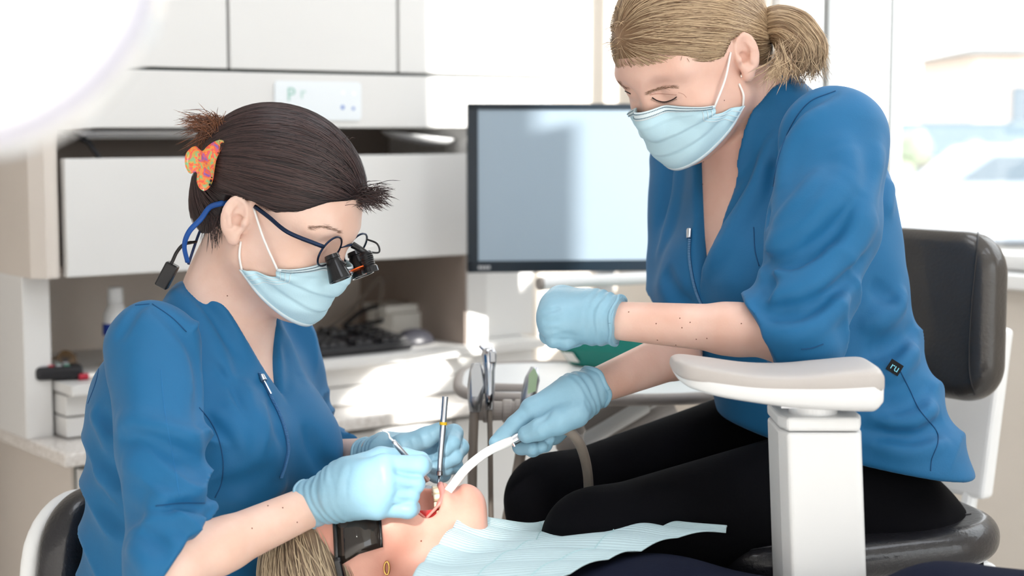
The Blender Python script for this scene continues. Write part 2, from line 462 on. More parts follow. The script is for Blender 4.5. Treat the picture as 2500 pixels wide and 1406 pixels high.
# unseen glowing panels added on the ceiling to brighten the room
for i, (s_, o_) in enumerate(((-.6, 1.0), (.5, 1.0), (-.6, 2.6), (.5, 2.6))):
    t = thing('ceiling_light', ['square ceiling light panel nearest the cabinets on the left', 'square ceiling light panel nearest the window corner', 'square ceiling light panel over the left of the camera', 'square ceiling light panel over the right of the camera'][i], 'light', LW(s_, o_, 2.64), 'ceiling light panels')
    m = MB(); cbox(m, s_ - .32, s_ + .32, o_ - .32, o_ + .32, 2.66, 2.70); m.build('frame', M['white_pl'], t)
    m = MB(); cbox(m, s_ - .29, s_ + .29, o_ - .29, o_ + .29, 2.65, 2.662); m.build('diffuser', M['panel_em'], t)

# ------------------------------------------------------------------ outside
m = MB(); m.box((20, 30, -.25), (90, 90, .05)); tag(m.build('street', M['asphalt']), 'pale paved ground outside the window', 'ground'); bpy.data.objects['street']['kind'] = 'structure'
def building(label, c, h, roofh, mm, wins):
    t = thing('building', label, 'building', (c[0], c[1], -.2)); m = MB(); m.box((c[0], c[1], h[2] - .2), h); m.build('wall', mm, t)
    m = MB(); x, y, z = c[0], c[1], 2 * h[2] - .2; a, b = h[0] + .4, h[1] + .4
    m.add([(x - a, y - b, z), (x + a, y - b, z), (x + a, y + b, z), (x - a, y + b, z), (x - a * .6, y, z + roofh), (x + a * .6, y, z + roofh)], [(0, 1, 5, 4), (1, 2, 5), (2, 3, 4, 5), (3, 0, 4), (3, 2, 1, 0)])
    m.build('roof', M['roofm'], t)
    for wx, wz, ww, wh in wins:
        m = MB(); m.box((c[0] + wx, c[1] - h[1], wz), (ww, .06, wh)); m.build('window', M['winglass'], t)
building('far pale low building with a dark hipped roof', V(10.3, 36, 0), V(2.9, 3, .42), .75, M['build'], [(-2.0, .25, .4, .2), (-.7, .25, .4, .2), (.7, .25, .4, .2), (2.0, .25, .4, .2)])
building('taller pinkish building behind the dark roof at right edge', V(15.2, 48, 0), V(2.6, 3, 1.75), .3, mat('pinkish render', 'cbb7a8', .9), [(-1.2, 1.9, .4, .5), (.2, 1.9, .4, .5), (1.4, 1.9, .4, .5)])
def tree(label, c, r, h):
    t = thing('tree', label, 'tree', (c[0], c[1], -.2)); m = MB(); m.tube([(c[0], c[1], -.2), (c[0] + .05, c[1], h * .6)], [.12, .07]); m.build('trunk', M['hose'], t)
    bm = bmesh.new()
    for k in range(9):
        mt = Matrix.Translation((c[0] + random.uniform(-.6, .6) * r, c[1] + random.uniform(-.5, .5) * r, h * .65 + random.uniform(-.4, .45) * r)); bmesh.ops.create_icosphere(bm, subdivisions=2, radius=r * random.uniform(.45, .65), matrix=mt)
    for v in bm.verts: v.co += Vector((random.gauss(0, .05), random.gauss(0, .05), random.gauss(0, .05))) * r
    m = MB(); m.add([tuple(v.co) for v in bm.verts], [tuple(x.index for x in f.verts) for f in bm.faces]); bm.free(); m.build('crown', M['leaf'], t, fix=False)
tree('hazy green tree beyond the window beside the white mullion', V(6.55, 28.5, 0), .6, 1.1)
tree('grey green tree in front of the far dark roof', V(8.9, 30.5, 0), .5, .8)
def car(label, c, L, col):
    t = thing('car', label, 'car', (c[0], c[1], -.2)); x, y = c[0], c[1]
    prof = [(-.5, .12), (-.5, .38), (-.44, .5), (-.3, .55), (-.18, .82), (.16, .84), (.32, .58), (.47, .5), (.5, .36), (.5, .12)]
    m = MB(); m.prism([(x + a * L, y - .8, b * 1.6 - .3) for a, b in prof], (0, 1.6, 0)); m.build('body', col, t, bevel=.06)
    m = MB(); m.prism([(x + a * L, y - .83, b * 1.6 - .3) for a, b in ((-.27, .57), (-.16, .78), (.14, .79), (.26, .58))], (0, .04, 0)); m.build('window', M['winglass'], t)
    for a in (-.3, .3):
        m = MB(); m.lathe((x + a * L, y - .86, .12), (0, 1, 0), [(0, .3), (0.02, .32), (.2, .32), (.22, .3)], 20); m.build('wheel', M['taupe'], t)
car('silver blue car parked outside beyond the window', V(6.5, 20.5, 0), 4.4, M['carp'])
car('white car parked behind the silver one outside', V(8.6, 25.0, 0), 4.0, M['white_metal'])

# ------------------------------------------------------------------ cabinets
s_a = CF(152, 500)[0]; s_b = CF(1145, 500)[0]; s_r = CF(1347, 100)[0]
z_v1 = CF(850, 312)[1]; z_d = CF(760, 176)[1]; s_d1 = CF(558, 100)[0]; s_d2 = CF(972, 100)[0]
s_ul = CF(84, 300)[0]
t = thing('wall_cabinet', 'white wall cabinet with three flush doors across the top', 'cabinet', LW(s_d1, -.2, z_v1))
m = MB(); cbox(m, s_ul, s_r, -.40, -.022, z_v1 + .012, 2.05); m.build('body', M['laminate'], t)
m = MB(); cbox(m, s_ul, s_r, -.022, 0, z_v1, z_d - .003); m.build('valance', M['laminate'], t, bevel=.002)
for a, b in ((s_ul, s_d1 - .003), (s_d1 + .003, s_d2 - .003), (s_d2 + .003, s_r)):
    m = MB(); cbox(m, a, b, -.02, 0, z_d + .003, 2.05); m.build('door', M['laminate'], t, bevel=.0015)
m = MB(); cbox(m, s_ul + .01, s_r - .01, -.024, -.018, z_d - .004, 2.04); m.build('seal', M['seal'], t)
# hutch
z_s1 = CF(700, 381)[1]; z_rb = CF(165, 678)[1]; z_sh = CF(1145, 842)[1]; z_ct = .742
t = thing('hutch', 'white hutch with a flap door over an open niche on the counter', 'cabinet', LW((s_a + s_b) / 2, -.2, z_ct))
m = MB(); cbox(m, s_a + .006, s_b - .003, -.02, -.001, z_rb, z_s1); m.build('flap_door', M['laminate'], t, bevel=.002)
m = MB(); cbox(m, s_a, s_b, -.41, -.395, z_sh, z_v1); m.build('back_panel', M['niche'], t)
m = MB(); cbox(m, s_a, s_b, -.39, -.03, z_rb + .004, z_rb + .016); m.build('flap_box_floor', M['taupe'], t)
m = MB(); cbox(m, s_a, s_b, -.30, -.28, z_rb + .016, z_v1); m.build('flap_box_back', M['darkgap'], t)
# left gable: rounded cream pilaster above, white panel below
gs0 = CF(88, 500)[0]
m = MB(); out = [LW(s_a, -.02, z_rb)] + [LW(s_a - .022 + .022 * math.cos(a), -.022 + .022 * math.sin(a), z_rb) for a in np.linspace(math.pi / 2 * .2, math.pi / 2, 8)] + [LW(s_a - .03, 0, z_rb), LW(s_a - .05, -.02, z_rb), LW(s_a - .05, -.41, z_rb), LW(s_a, -.41, z_rb)]
m.prism(out, (0, 0, z_v1 - z_rb)); m.build('upper_gable', M['laminate2'], t)
m = MB(); cbox(m, s_a - .052, s_a - .004, -.41, -.055, z_ct, z_rb); m.build('lower_gable', M['laminate'], t, bevel=.002)
m = MB(); cbox(m, s_b - .004, s_b + .045, -.41, 0, z_sh, z_v1); m.build('right_gable', M['laminate'], t, bevel=.002)
m = MB(); cbox(m, s_b - .008, s_b - .0035, -.395, -.004, z_sh, z_rb); m.build('niche_side', M['taupe'], t)
m = MB(); cbox(m, s_a, s_b + .18, -.41, .02, z_sh - .018, z_sh); m.build('niche_shelf', M['laminate'], t, bevel=.002)
zr = [z_sh - .02, z_sh - .058, z_ct + .002]
for i in range(2):
    for a, b in ((s_a + .002, (s_a + s_b) / 2 - .002), ((s_a + s_b) / 2 + .002, s_b + .17)):
        m = MB(); cbox(m, a, b, -.40, -.012, zr[i + 1] + .0015, zr[i] - .0015); m.build('drawer', M['laminate'], t, bevel=.0015)
# end wall panel right of the hutch
m = MB(); cbox(m, s_b + .047, s_r, -.41, -.06, z_sh + .001, z_v1); tag(m.build('side_cabinet', M['laminate'], bevel=.002), 'narrow white cabinet panel behind the monitor', 'cabinet')
# quartz counter
s_ce = CF(158, 1112, .10)[0]
m = MB(); cbox(m, s_ce, s_r + .05, -.41, .10, z_ct - .024, z_ct); tag(m.build('countertop', M['quartz'], bevel=.004), 'pale speckled quartz countertop under the hutch', 'countertop')
t = thing('base_cabinet', 'white base cabinet with taupe end panel under the quartz counter', 'cabinet', LW(0, -.2, 0))
m = MB(); cbox(m, s_ce + .03, s_r, -.41, .05, .08, z_ct - .026); m.build('body', M['laminate2'], t)
sd = [s_ce + .035, CF(420, 1150, .07)[0], CF(1110, 1040, .07)[0], s_r]
for a, b in zip(sd[:-1], sd[1:]):
    m = MB(); cbox(m, a + .003, b - .003, .05, .07, .1, z_ct - .036); m.build('door', M['laminate'], t, bevel=.0015)
m = MB(); cbox(m, s_ce + .036, s_r, .045, .052, .1, z_ct - .026); m.build('seal', M['seal'], t)  # dark sheet behind the doors, seen as the gap line below the counter
# tall panel at the left edge
m = MB(); cbox(m, s_a - .30, s_a - .16, -.41, -.28, 0, 1.28); tag(m.build('tall_panel', M['laminate2'], bevel=.003), 'tall cream panel at the left edge beside the hutch', 'panel')

# things in the slot under the wall cabinet
t = thing('strip_light', 'slim silver strip light in the slot under the wall cabinet', 'light', LW(-.1, -.1, z_v1 - .03))
sa, sb = CF(240, 325)[0], CF(480, 325)[0]
m = MB(); cbox(m, sa, sb + .2, -.16, -.11, z_v1 - .016, z_v1 - .003); m.build('housing', M['steel'], t, bevel=.002)
m = MB(); cbox(m, sa + .01, sb + .19, -.15, -.12, z_v1 - .019, z_v1 - .0155); m.build('diffuser', M['white_pl'], t)
a, b = CF(216, 316)[0], CF(276, 384)[0]
m = MB(); m.tube([LW(a - .02, -.1, z_v1), LW(a, -.07, z_v1 - .008), LW((a + b) / 2, -.05, (z_v1 + z_s1) / 2), LW(b, -.04, z_s1 - .01), LW(b + .01, -.04, z_rb + .03)], .005, 8)
tag(m.build('power_cable', M['black_pl'], smooth=True), 'black cable slanting through the dark slot above flap door', 'cable')
a = CF(1080, 340)[0]
m = MB(); m.lathe(LW(a + .01, -.10, z_v1 - .034), V(.12, 0, 1), [(0, .001), (.002, .03), (.008, .062), (.018, .078), (.021, .078), (.012, .06), (.006, .02), (.005, .001)], 36)
tag(m.build('dish', M['white_metal'], smooth=True), 'round white dish in the slot left of the monitor', 'dish')

# sticker sign
t = thing('sign_plate', 'rounded white sticker sign with green letter and blue dots', 'sign', LW(*[CF(770, 290)[0], .001, CF(770, 295)[1]]))
a, z1 = CF(668, 197); b, z0 = CF(880, 294)
pts = []
for cx, cz, a0 in ((b - .008, z1 - .008, 0), (a + .008, z1 - .008, 90), (a + .008, z0 + .008, 180), (b - .008, z0 + .008, 270)):
    for k in range(5):
        an = math.radians(a0 + k * 22.5); pts.append(LW(cx + .008 * math.cos(an), 0.0005, cz + .008 * math.sin(an)))
m = MB(); m.prism(pts, NN * .003); m.build('plate', mat('ice white plate', 'e8eef2', .35), t)
def text(body, size, R, loc, mm, name, par, ext=.0004):
    c = bpy.data.curves.new('t', 'FONT'); c.body = body; c.size = size; c.extrude = ext; c.align_x = 'CENTER'; c.align_y = 'CENTER'
    o = bpy.data.objects.new('t', c); COL.objects.link(o); bpy.context.view_layer.update()
    me = bpy.data.meshes.new_from_object(o.evaluated_get(bpy.context.evaluated_depsgraph_get()))
    vv = np.array([v.co[:] for v in me.vertices]) @ np.asarray(R).T + np.asarray(loc); ff = [tuple(p.vertices) for p in me.polygons]
    bpy.data.objects.remove(o); bpy.data.curves.remove(c); bpy.data.meshes.remove(me)
    return mobj(name, vv, ff, mm, par, fix=False)
RT = np.stack([EX, V(0, 0, 1), NN], 1)
sg, zg = CF(708, 232); text('P', .034, RT, LW(sg, .004, zg), mat('pale green ink', '9cc9bd', .6), 'letter', t)
sg, zg = CF(737, 228); text('r', .03, RT, LW(sg, .004, zg), mat('pale green ink', 'b4d6cd', .6), 'letter', t)
inkb = mat('blue ink', '6f8fd0', .6); inkw = mat('white ink', 'f6f7fb', .6)
for px_, py_, r_, mm in ((834, 262, .0038, inkb), (860, 265, .003, inkb), (835, 226, .004, inkw), (861, 228, .004, inkw)):
    sg, zg = CF(px_, py_); m = MB(); m.lathe(LW(sg, .0035, zg), NN, [(0, r_), (.0008, r_)], 16); m.build('dot', mm, t)

# keyboard on the shelf
t = thing('keyboard', 'black computer keyboard lying on the niche shelf', 'keyboard', LW(CF(870, 840)[0], -.12, z_sh))
k1, _ = CF(1012, 840); k0 = k1 - .44
tilt = .09
RK = np.stack([EX, un(NN * math.cos(tilt) - V(0, 0, math.sin(tilt))), un(V(0, 0, math.cos(tilt)) + NN * math.sin(tilt))], 1)
kc = LW((k0 + k1) / 2, -.085, z_sh + .016)
m = MB(); m.box(kc, (.22, .08, .008), RK); m.build('case', M['black_pl'], t, bevel=.004)
kme = None; kmat = mat('key caps', '26262a', .28)
for r in range(6):
    cols = [i for i in range(22) if not (r == 0 and i in (1,))]
    for i in cols:
        if i in (15, 18): continue
        if r in (2, 3) and 15 <= i <= 17: continue
        p = kc + RK @ V(-.208 + i * .0198, -.066 + r * .0235 + (.004 if r else -.004), .0115)
        if kme is None:
            mm_ = MB(); hx, hy = .0088, .0096
            mm_.hexa([(-hx, -hy, -.004), (hx, -hy, -.004), (hx, hy, -.004), (-hx, hy, -.004)], [(-hx * .75, -hy * .75, .004), (hx * .75, -hy * .75, .004), (hx * .75, hy * .75, .004), (-hx * .75, hy * .75, .004)])
            kme = bpy.data.meshes.new('key'); kme.from_pydata(mm_.v, [], mm_.f); kme.materials.append(kmat)
        o = bpy.data.objects.new('key', kme); COL.objects.link(o)
        o.matrix_basis = Matrix.Translation(Vector(p)) @ Matrix(RK.tolist()).to_4x4(); o.parent = t; o.matrix_parent_inverse = wm(t).inverted()
# mouse
t = thing('computer_mouse', 'black computer mouse right of the keyboard', 'mouse', LW(CF(1060, 832)[0], -.06, z_sh))
c = LW(CF(1062, 826)[0], -.075, z_sh + .001); bm = bmesh.new(); bmesh.ops.create_uvsphere(bm, u_segments=24, v_segments=14, radius=1)
vs_ = [c + RC @ (V(v.co.x * .046, v.co.y * .03, max(v.co.z, -.0) * .03 + .001)) for v in bm.verts]; fs_ = [tuple(x.index for x in f.verts) for f in bm.faces]; bm.free()
mobj('shell', vs_, fs_, mat('dark grey shell', '34343a', .35), t, smooth=True)
m = MB(); m.tube([c + RC @ V(-.045, 0, .008), c + RC @ V(-.07, -.05, .01), c + RC @ V(-.03, -.14, .015), c + RC @ V(-.12, -.2, .01)], .002, 6); m.build('cord', M['black_pl'], t, smooth=True)
# cables behind keyboard
def spx(px, py, off):    # pixel at a given offset from the front plane
    s_, z_ = CF(px, py, off); return LW(s_, off, max(z_, z_sh + .006))
m = MB(); m.tube(cat_rom([spx(800, 800, -.18), spx(850, 765, -.2), spx(900, 705, -.22), spx(925, 678, -.22), spx(932, 700, -.22), spx(925, 745, -.22), spx(922, 790, -.22)], 8), .0042, 8)
tag(m.build('looped_cable', M['hose'], smooth=True), 'grey cable standing up in a pointed loop behind keyboard', 'cable')
m = MB(); m.tube(cat_rom([spx(840, 795, -.16), spx(880, 762, -.18), spx(920, 748, -.2), spx(945, 758, -.2), spx(948, 772, -.2), spx(925, 785, -.2), spx(890, 790, -.19)], 8), .0048, 8)
tag(m.build('coiled_cable', M['black_pl'], smooth=True), 'dark cable coiled low just behind the keyboard', 'cable')
# box and note pads on shelf
s0, _ = CF(960, 800, -.16); s1, _ = CF(1092, 800, -.16)
m = MB(); cbox(m, s0, s1, -.26, -.16, z_sh, z_sh + .052); tag(m.build('paper_box', M['paper'], bevel=.002), 'low cream cardboard box behind the computer mouse', 'box')
m = MB(); cbox(m, s0 - .01, s0 + .075, -.26, -.17, z_sh + .053, z_sh + .068); tag(m.build('note_pad', M['paper'], bevel=.001), 'small white note pad on the cream box', 'paper')
# left niche: bottle, phone, sunglasses, red cap
bx, _ = CF(284, 820, -.15); bb = LW(bx, -.15, z_sh)
t = thing('bottle', 'white squeeze bottle with blue label in the left niche', 'bottle', bb)
bh = CF(284, 700, -.15)[1] - z_sh
m = MB(); m.lathe(bb, (0, 0, 1), [(0, .021), (.003, .0235), (bh * .58, .0235), (bh * .68, .021), (bh * .78, .014), (bh * .8, .0125)], 32); m.build('body', M['white_pl'], t, smooth=True)
m = MB(); m.lathe(bb, (0, 0, 1), [(bh * .8, .0145), (bh * .99, .014), (bh, .013)], 32); m.build('cap', M['white_pl'], t, smooth=True)
m = MB(); m.lathe(bb, (0, 0, 1), [(bh * .40, .0238), (bh * .55, .0238)], 32); m.build('label', M['blue_lab'], t)
t = thing('cordless_phone', 'black cordless handset with small buttons on left niche shelf', 'phone', LW(CF(180, 910)[0], -.06, z_sh))
c = LW(CF(176, 900)[0], -.06, z_sh + .014); RPh = RC @ np.array([[math.cos(.3), -math.sin(.3), 0], [math.sin(.3), math.cos(.3), 0], [0, 0, 1]])
m = MB(); m.box(c, (.04, .022, .012), RPh); m.build('handset', M['black_pl'], t, bevel=.008, seg=3)
cols = [mat('grey button', 'b8b8bc', .5), M['red'], mat('green button', '4f8a74', .5)]
for i in range(4):
    for j in range(3):
        m = MB(); m.box(c + RPh @ V(-.026 + i * .013, -.012 + j * .012, .0125), (.0045, .0035, .0012), RPh); m.build('button', cols[(i * 2 + j) % 3] if (i + j) % 2 else cols[0], t)
t = thing('sunglasses', 'dark tortoise sunglasses leaning behind the black handset', 'glasses', LW(CF(205, 880)[0], -.14, z_sh))
tort = mat('tortoise shell', '2a201b', .2, vscale=60, col2='7a5a32')
for k in (-1, 1):
    c = LW(CF(205, 870)[0] + k * .021, -.13, z_sh + .022); m = MB(); m.lathe(c, NN + V(0, 0, .5), [(0, .001), (.001, .0175), (.003, .018), (.004, .001)], 24); m.build('lens', tort, t)
    m = MB(); m.tube([c + EX * k * .018 + V(0, 0, .008), c + EX * k * .024 - NN * .05 + V(0, 0, .002), c + EX * k * .022 - NN * .1 - V(0, 0, .015)], .002, 6); m.build('temple', tort, t)
m = MB(); m.tube([LW(CF(205, 870)[0] - .006, -.13, z_sh + .028), LW(CF(205, 870)[0] + .006, -.13, z_sh + .028)], .002, 6); m.build('bridge', tort, t)
c = LW(CF(228, 905)[0], -.03, z_sh)
t = thing('lip_balm', 'small red and cream tube lying beside the handset', 'tube', c)
m = MB(); m.lathe(c + V(0, 0, .006), EX, [(-.014, .0055), (.002, .006)], 16); m.build('tube', M['red'], t, smooth=False)
m = MB(); m.lathe(c + V(0, 0, .006), EX, [(.002, .0055), (.018, .0055), (.021, .004)], 16); m.build('cap', M['paper'], t)

# ------------------------------------------------------------------ monitor
t = thing('monitor', 'flat black framed computer monitor standing behind the assistant', 'monitor', P(1480, 700, 3.1))
MA = P(1141, 460, 3.06); mx = un(V(math.cos(.10), math.sin(.10), 0)); mz = V(0, 0, 1); mn = np.cross(mx, mz); RM = np.stack([mx, mn, mz], 1)
mw = .56; mh = .316; mc = MA + mx * mw / 2
m = MB(); m.box(mc - mn * .014, (mw / 2, .012, mh / 2), RM); m.build('back_shell', M['black_pl'], t, bevel=.004)
for nm, cx, cz, hx, hz in (('bezel', 0, mh / 2 - .006, mw / 2, .006), ('bezel', 0, -mh / 2 + .011, mw / 2, .011), ('bezel', -mw / 2 + .010, 0, .010, mh / 2), ('bezel', mw / 2 - .01, 0, .01, mh / 2)):
    m = MB(); m.box(mc + mx * cx + mz * cz, (hx, .004, hz), RM); m.build(nm, M['bezel'], t, bevel=.001)
m = MB(); m.box(mc - mn * .0005, (mw / 2 - .018, .002, mh / 2 - .010), RM); m.build('screen', M['screen'], t)
for k in range(4):
    m = MB(); m.box(mc + mx * (-mw / 2 + .022 + k * .006) - mz * (mh / 2 - .010) + mn * .0045, (.0022, .0006, .0032), RM); m.build('logo_letter', M['steel'], t)
m = MB(); m.tube([mc - mn * .03 - mz * .1, mc - mn * .12 - mz * .18, mc - mn * .14 - mz * .36], .018, 12); m.build('stand_arm', M['white_metal'], t, smooth=True)
# grab bar below the monitor
t = thing('grab_bar', 'white cylindrical handle bar with grey end under the monitor', 'handle', P(1450, 700, 2.75))
a, b = P(1318, 693, 2.72), P(1700, 672, 2.85)
m = MB(); m.tube([a, b], .0105, 24); m.build('bar', M['white_metal'], t, smooth=False)
m = MB(); m.lathe(a, a - b, [(-.004, .0112), (.001, .0112), (.0035, .009)], 24); m.build('end_cap', M['taupe_pl'], t)
m = MB(); m.tube([b, b + V(.02, .12, -.02), b + V(.02, .25, -.2)], .012, 12); m.build('bracket', M['white_metal'], t, smooth=True)

# ------------------------------------------------------------------ delivery unit with tray and instruments
t = thing('delivery_unit', 'dental delivery unit with pale tray top, holder bar and arm', 'dental unit', P(1450, 1100, 2.45))
zt_ = .885
c = onz(1445, 922, zt_); hw = .205; hd = .17; pts = []
for k in range(48):
    an = 2 * math.pi * k / 48; ca, sa_ = math.cos(an), math.sin(an)
    pts.append(c + V(hw * np.sign(ca) * abs(ca) ** .55, hd * np.sign(sa_) * abs(sa_) ** .55, 0))
m = MB(); m.prism([p - V(0, 0, .006) for p in pts], (0, 0, .006)); m.build('tray_top', M['white_pl'], t, bevel=.002)
m = MB(); m.tube([p - V(0, 0, .006) for p in pts] + [pts[0] - V(0, 0, .006)], .009, 10, cap=False); m.build('rim', M['taupe_pl'], t, smooth=True)
ba, bb_ = P(1150, 1003, 2.27), P(1400, 1003, 2.27)
m = MB(); m.tube([ba, bb_], .0135, 20); m.build('holder_bar', M['taupe_pl'], t)
for px_ in (1190, 1238, 1268):
    m = MB(); m.tube([P(px_ - 12, 1003, 2.27), P(px_ + 14, 1003, 2.27)], .0165, 20); m.build('holder', M['taupe_pl'], t, bevel=.003)
m = MB(); m.tube([P(1205, 945, 2.4), P(1310, 948, 2.4)], .006, 10); m.build('rail', M['taupe_pl'], t)
cb = P(1390, 1105, 2.3); ch = .062
m = MB(); m.lathe(cb, (0, 0, 1), [(0, .002), (0.001, .014), (.006, .019), (.028, .0205), (.0285, .020), (.029, .0207), (ch, .021), (ch + .003, .019)], 32); m.build('cup_filter', M['taupe_pl'], t, smooth=True)
for a, b, r, mm in ((P(1425, 1050, 2.5), P(1580, 968, 2.52), .017, M['taupe_pl']), (P(1415, 1085, 2.46), P(1575, 990, 2.5), .012, M['white_pl']), (P(1470, 1090, 2.5), P(1640, 1000, 2.55), .016, M['grey_pad'])):
    m = MB(); m.tube([a, b], r, 16); m.build('arm_tube', mm, t)
m = MB(); m.box(P(1565, 1010, 2.62), (.022, .03, .06)); m.build('arm_block', M['white_pl'], t, bevel=.006)
m = MB(); m.box(P(1430, 1075, 2.62), (.012, .012, .06)); m.build('upright', M['white_metal'], t, bevel=.002)
m = MB(); m.tube([P(1500, 970, 2.6), V(*P(1500, 970, 2.6)[:2], .02)], .03, 20); m.build('post', M['white_metal'], t)
def instrument(name, label, body, mm, hose, hr, extra=None):
    t = thing(name, label, 'dental tool', body[0][0])
    m = MB(); m.tube([p for p, r in body], [r for p, r in body], 16); m.build('handle', mm, t, smooth=True)
    m = MB(); m.tube(cat_rom(hose, 8), hr, 10); m.build('hose', M['hose'], t, smooth=True)
    if extra: extra(t)
def syr(t):
    m = MB(); m.tube([P(1192, 856, 2.25), P(1180, 852, 2.25), P(1170, 844, 2.25)], [.004, .003, .0022], 10); m.build('nozzle', M['chrome'], t, smooth=True)
    m = MB(); m.box(P(1203, 872, 2.235), (.005, .004, .008)); m.build('trigger', M['steel'], t, bevel=.002)
instrument('air_syringe', 'slim chrome air water syringe standing in the holder', [(P(1195, 1000, 2.25), .0055), (P(1195, 960, 2.25), .0072), (P(1195, 905, 2.25), .0078), (P(1194, 868, 2.25), .0105), (P(1192, 852, 2.25), .0085), (P(1191, 848, 2.25), .003)], M['chrome'], [P(1195, 995, 2.25), P(1197, 1100, 2.25), P(1199, 1260, 2.25), P(1206, 1420, 2.22)], .0037, syr)
def gl(t):
    m = MB(); m.prism([P(1150, 905, 2.232), P(1158, 888, 2.232), P(1172, 888, 2.232), P(1180, 940, 2.232), P(1166, 968, 2.232), P(1152, 968, 2.232)], (0, .002, 0)); m.build('face_plate', M['white_pl'], t)
instrument('suction_handpiece', 'thick silver handpiece leftmost in the holder bar', [(P(1160, 1005, 2.25), .008), (P(1160, 975, 2.25), .0105), (P(1163, 940, 2.25), .0125), (P(1163, 905, 2.25), .0095), (P(1162, 886, 2.25), .006)], M['steel'], [P(1158, 1000, 2.25), P(1155, 1080, 2.25), P(1153, 1180, 2.25), P(1152, 1420, 2.22)], .0066, gl)
def gl2(t):
    m = MB(); m.prism([P(1291, 915, 2.218), P(1304, 897, 2.218), P(1313, 915, 2.218), P(1308, 955, 2.218), P(1288, 962, 2.218)], (0, .002, 0)); m.build('label_face', M['green_lab'], t)
instrument('curing_light', 'white handpiece with pale green face behind the gloved hand', [(P(1282, 1010, 2.24), .008), (P(1290, 965, 2.24), .0105), (P(1300, 925, 2.24), .0105), (P(1305, 896, 2.24), .005)], M['steel'], [P(1282, 1010, 2.24), P(1272, 1100, 2.24), P(1258, 1180, 2.24), P(1238, 1270, 2.24), P(1215, 1420, 2.2)], .0075, gl2)
# teal tray
t = thing('instrument_tray', 'teal plastic instrument tray on the delivery unit', 'tray', onz(1540, 895, zt_))
a, b = onz(1392, 893, zt_), onz(1682, 922, zt_); ux = un(b - a); uy = V(-ux[1], ux[0], 0); Lx = np.linalg.norm(b - a)
m = MB(); h_ = .028; fl = .012
lo4 = [a, a + ux * Lx, a + ux * Lx + uy * .14, a + uy * .14]; lo4 = [p + V(0, 0, .001) for p in lo4]
cen = sum(lo4) / 4; up4 = [p + un(p - cen) * .02 + V(0, 0, h_) for p in lo4]; in4 = [p - un(p - cen) * .004 + V(0, 0, h_) for p in up4]; bt4 = [p + V(0, 0, .003) - un(p - cen) * .004 for p in lo4]
vv = lo4 + up4 + in4 + bt4
ff = [(3, 2, 1, 0)] + [(i, (i + 1) % 4, 4 + (i + 1) % 4, 4 + i) for i in range(4)] + [(4 + i, 4 + (i + 1) % 4, 8 + (i + 1) % 4, 8 + i) for i in range(4)] + [(8 + i, 8 + (i + 1) % 4, 12 + (i + 1) % 4, 12 + i) for i in range(4)] + [(12, 13, 14, 15)]
m.add(vv, ff); m.build('dish', M['teal'], t, bevel=.003)
m = MB(); p0 = lo4[0] + (up4[0] - lo4[0]) * .25 + ux * .006 - uy * .0035; p1 = lo4[0] + (up4[0] - lo4[0]) * .8 + ux * .006 - uy * .0035
m.add([p0, p0 + ux * .02, p1 + ux * .02, p1], [(0, 1, 2, 3)]); m.build('label', M['paper'], t, solid=.0006)

# ------------------------------------------------------------------ operating lamp in the foreground
t = thing('operating_lamp', 'blurred white dental operating lamp close at top left', 'lamp', P(60, 330, .78))
lc = P(-45, -45, .74); aim = un(P(1075, 1205, 1.86) - lc)
sd_ = lc; m = MB(); m.lathe(lc, -aim, [(-.03, .072), (-.022, .078), (0, .08), (.03, .074), (.05, .058), (.062, .03), (.065, .002)], 40); m.build('housing', M['white_metal'], t, smooth=True)
m = MB(); m.lathe(lc, -aim, [(-.002, .0815), (.006, .0815)], 40); m.build('band', mat('lilac band', 'c9c8d8', .4), t, smooth=True)  # violet-grey reflection on the white housing, put in as a coloured strip
m = MB(); m.lathe(lc, aim, [(.024, .066), (.0285, .066), (.029, .001)], 40); m.build('front_glass', M['panel_em'], t)
m = MB(); m.tube([lc - aim * .06, lc - aim * .1 + V(-.05, 0, .1), lc + V(-.2, -.05, .5), V(lc[0] - .3, lc[1], 2.7)], .016, 12); m.build('arm', M['white_metal'], t, smooth=True)
spd = bpy.data.lights.new('lamp_beam', 'SPOT'); spo = bpy.data.objects.new('lamp_beam', spd); COL.objects.link(spo)
sp0 = lc + aim * .05; spo.location = tuple(sp0); spo.rotation_euler = Vector(un(P(1062, 1195, 1.86) - sp0)).to_track_quat('-Z', 'Y').to_euler()
spd.energy = 32; spd.spot_size = math.radians(8.6); spd.spot_blend = .12; spd.shadow_soft_size = .02; spd.color = (1, .96, .9)
spo.parent = t; spo.matrix_parent_inverse = wm(t).inverted()

# ------------------------------------------------------------------ people: shared builders
M['skin'] = mat('fair skin', 'e6bfac', .48, vscale=22, col2='efcebf', sss=.12, bump=.05, bscale=350)
M['skin2'] = mat('rosy fair skin', 'e2b5a2', .45, vscale=18, col2='ecc6b6', sss=.12, bump=.05, bscale=350)
M['skin3'] = mat('flushed skin', 'd99a88', .45, vscale=14, col2='e5b09e', sss=.12, bump=.06, bscale=300)
M['tunic'] = mat('royal blue tunic cloth', '0c6496', .66, var=.05, vscale=6, sheen=.06, bump=.05, bscale=420)
M['seam'] = mat('blue seam thread', '0a4a78', .7)
M['seam_l'] = mat('light blue stitch', '1f6fa6', .7)
M['trouser'] = mat('black jersey', '06060a', .9, spec=.12, bump=.08, bscale=300)
M['navy'] = mat('navy jersey', '12172a', .9, spec=.15, bump=.12, bscale=200)
M['glove'] = mat('pale blue nitrile', '90bbd0', .42, var=.04, vscale=30, sss=0, bump=.16, bscale=90)
M['mask'] = mat('pale blue mask cloth', 'c4e6f2', .8, var=.03, bump=.06, bscale=500)
M['mask_w'] = mat('white mask edge', 'e3f1f6', .8)
M['elastic'] = mat('white elastic', 'f4f1ee', .7)
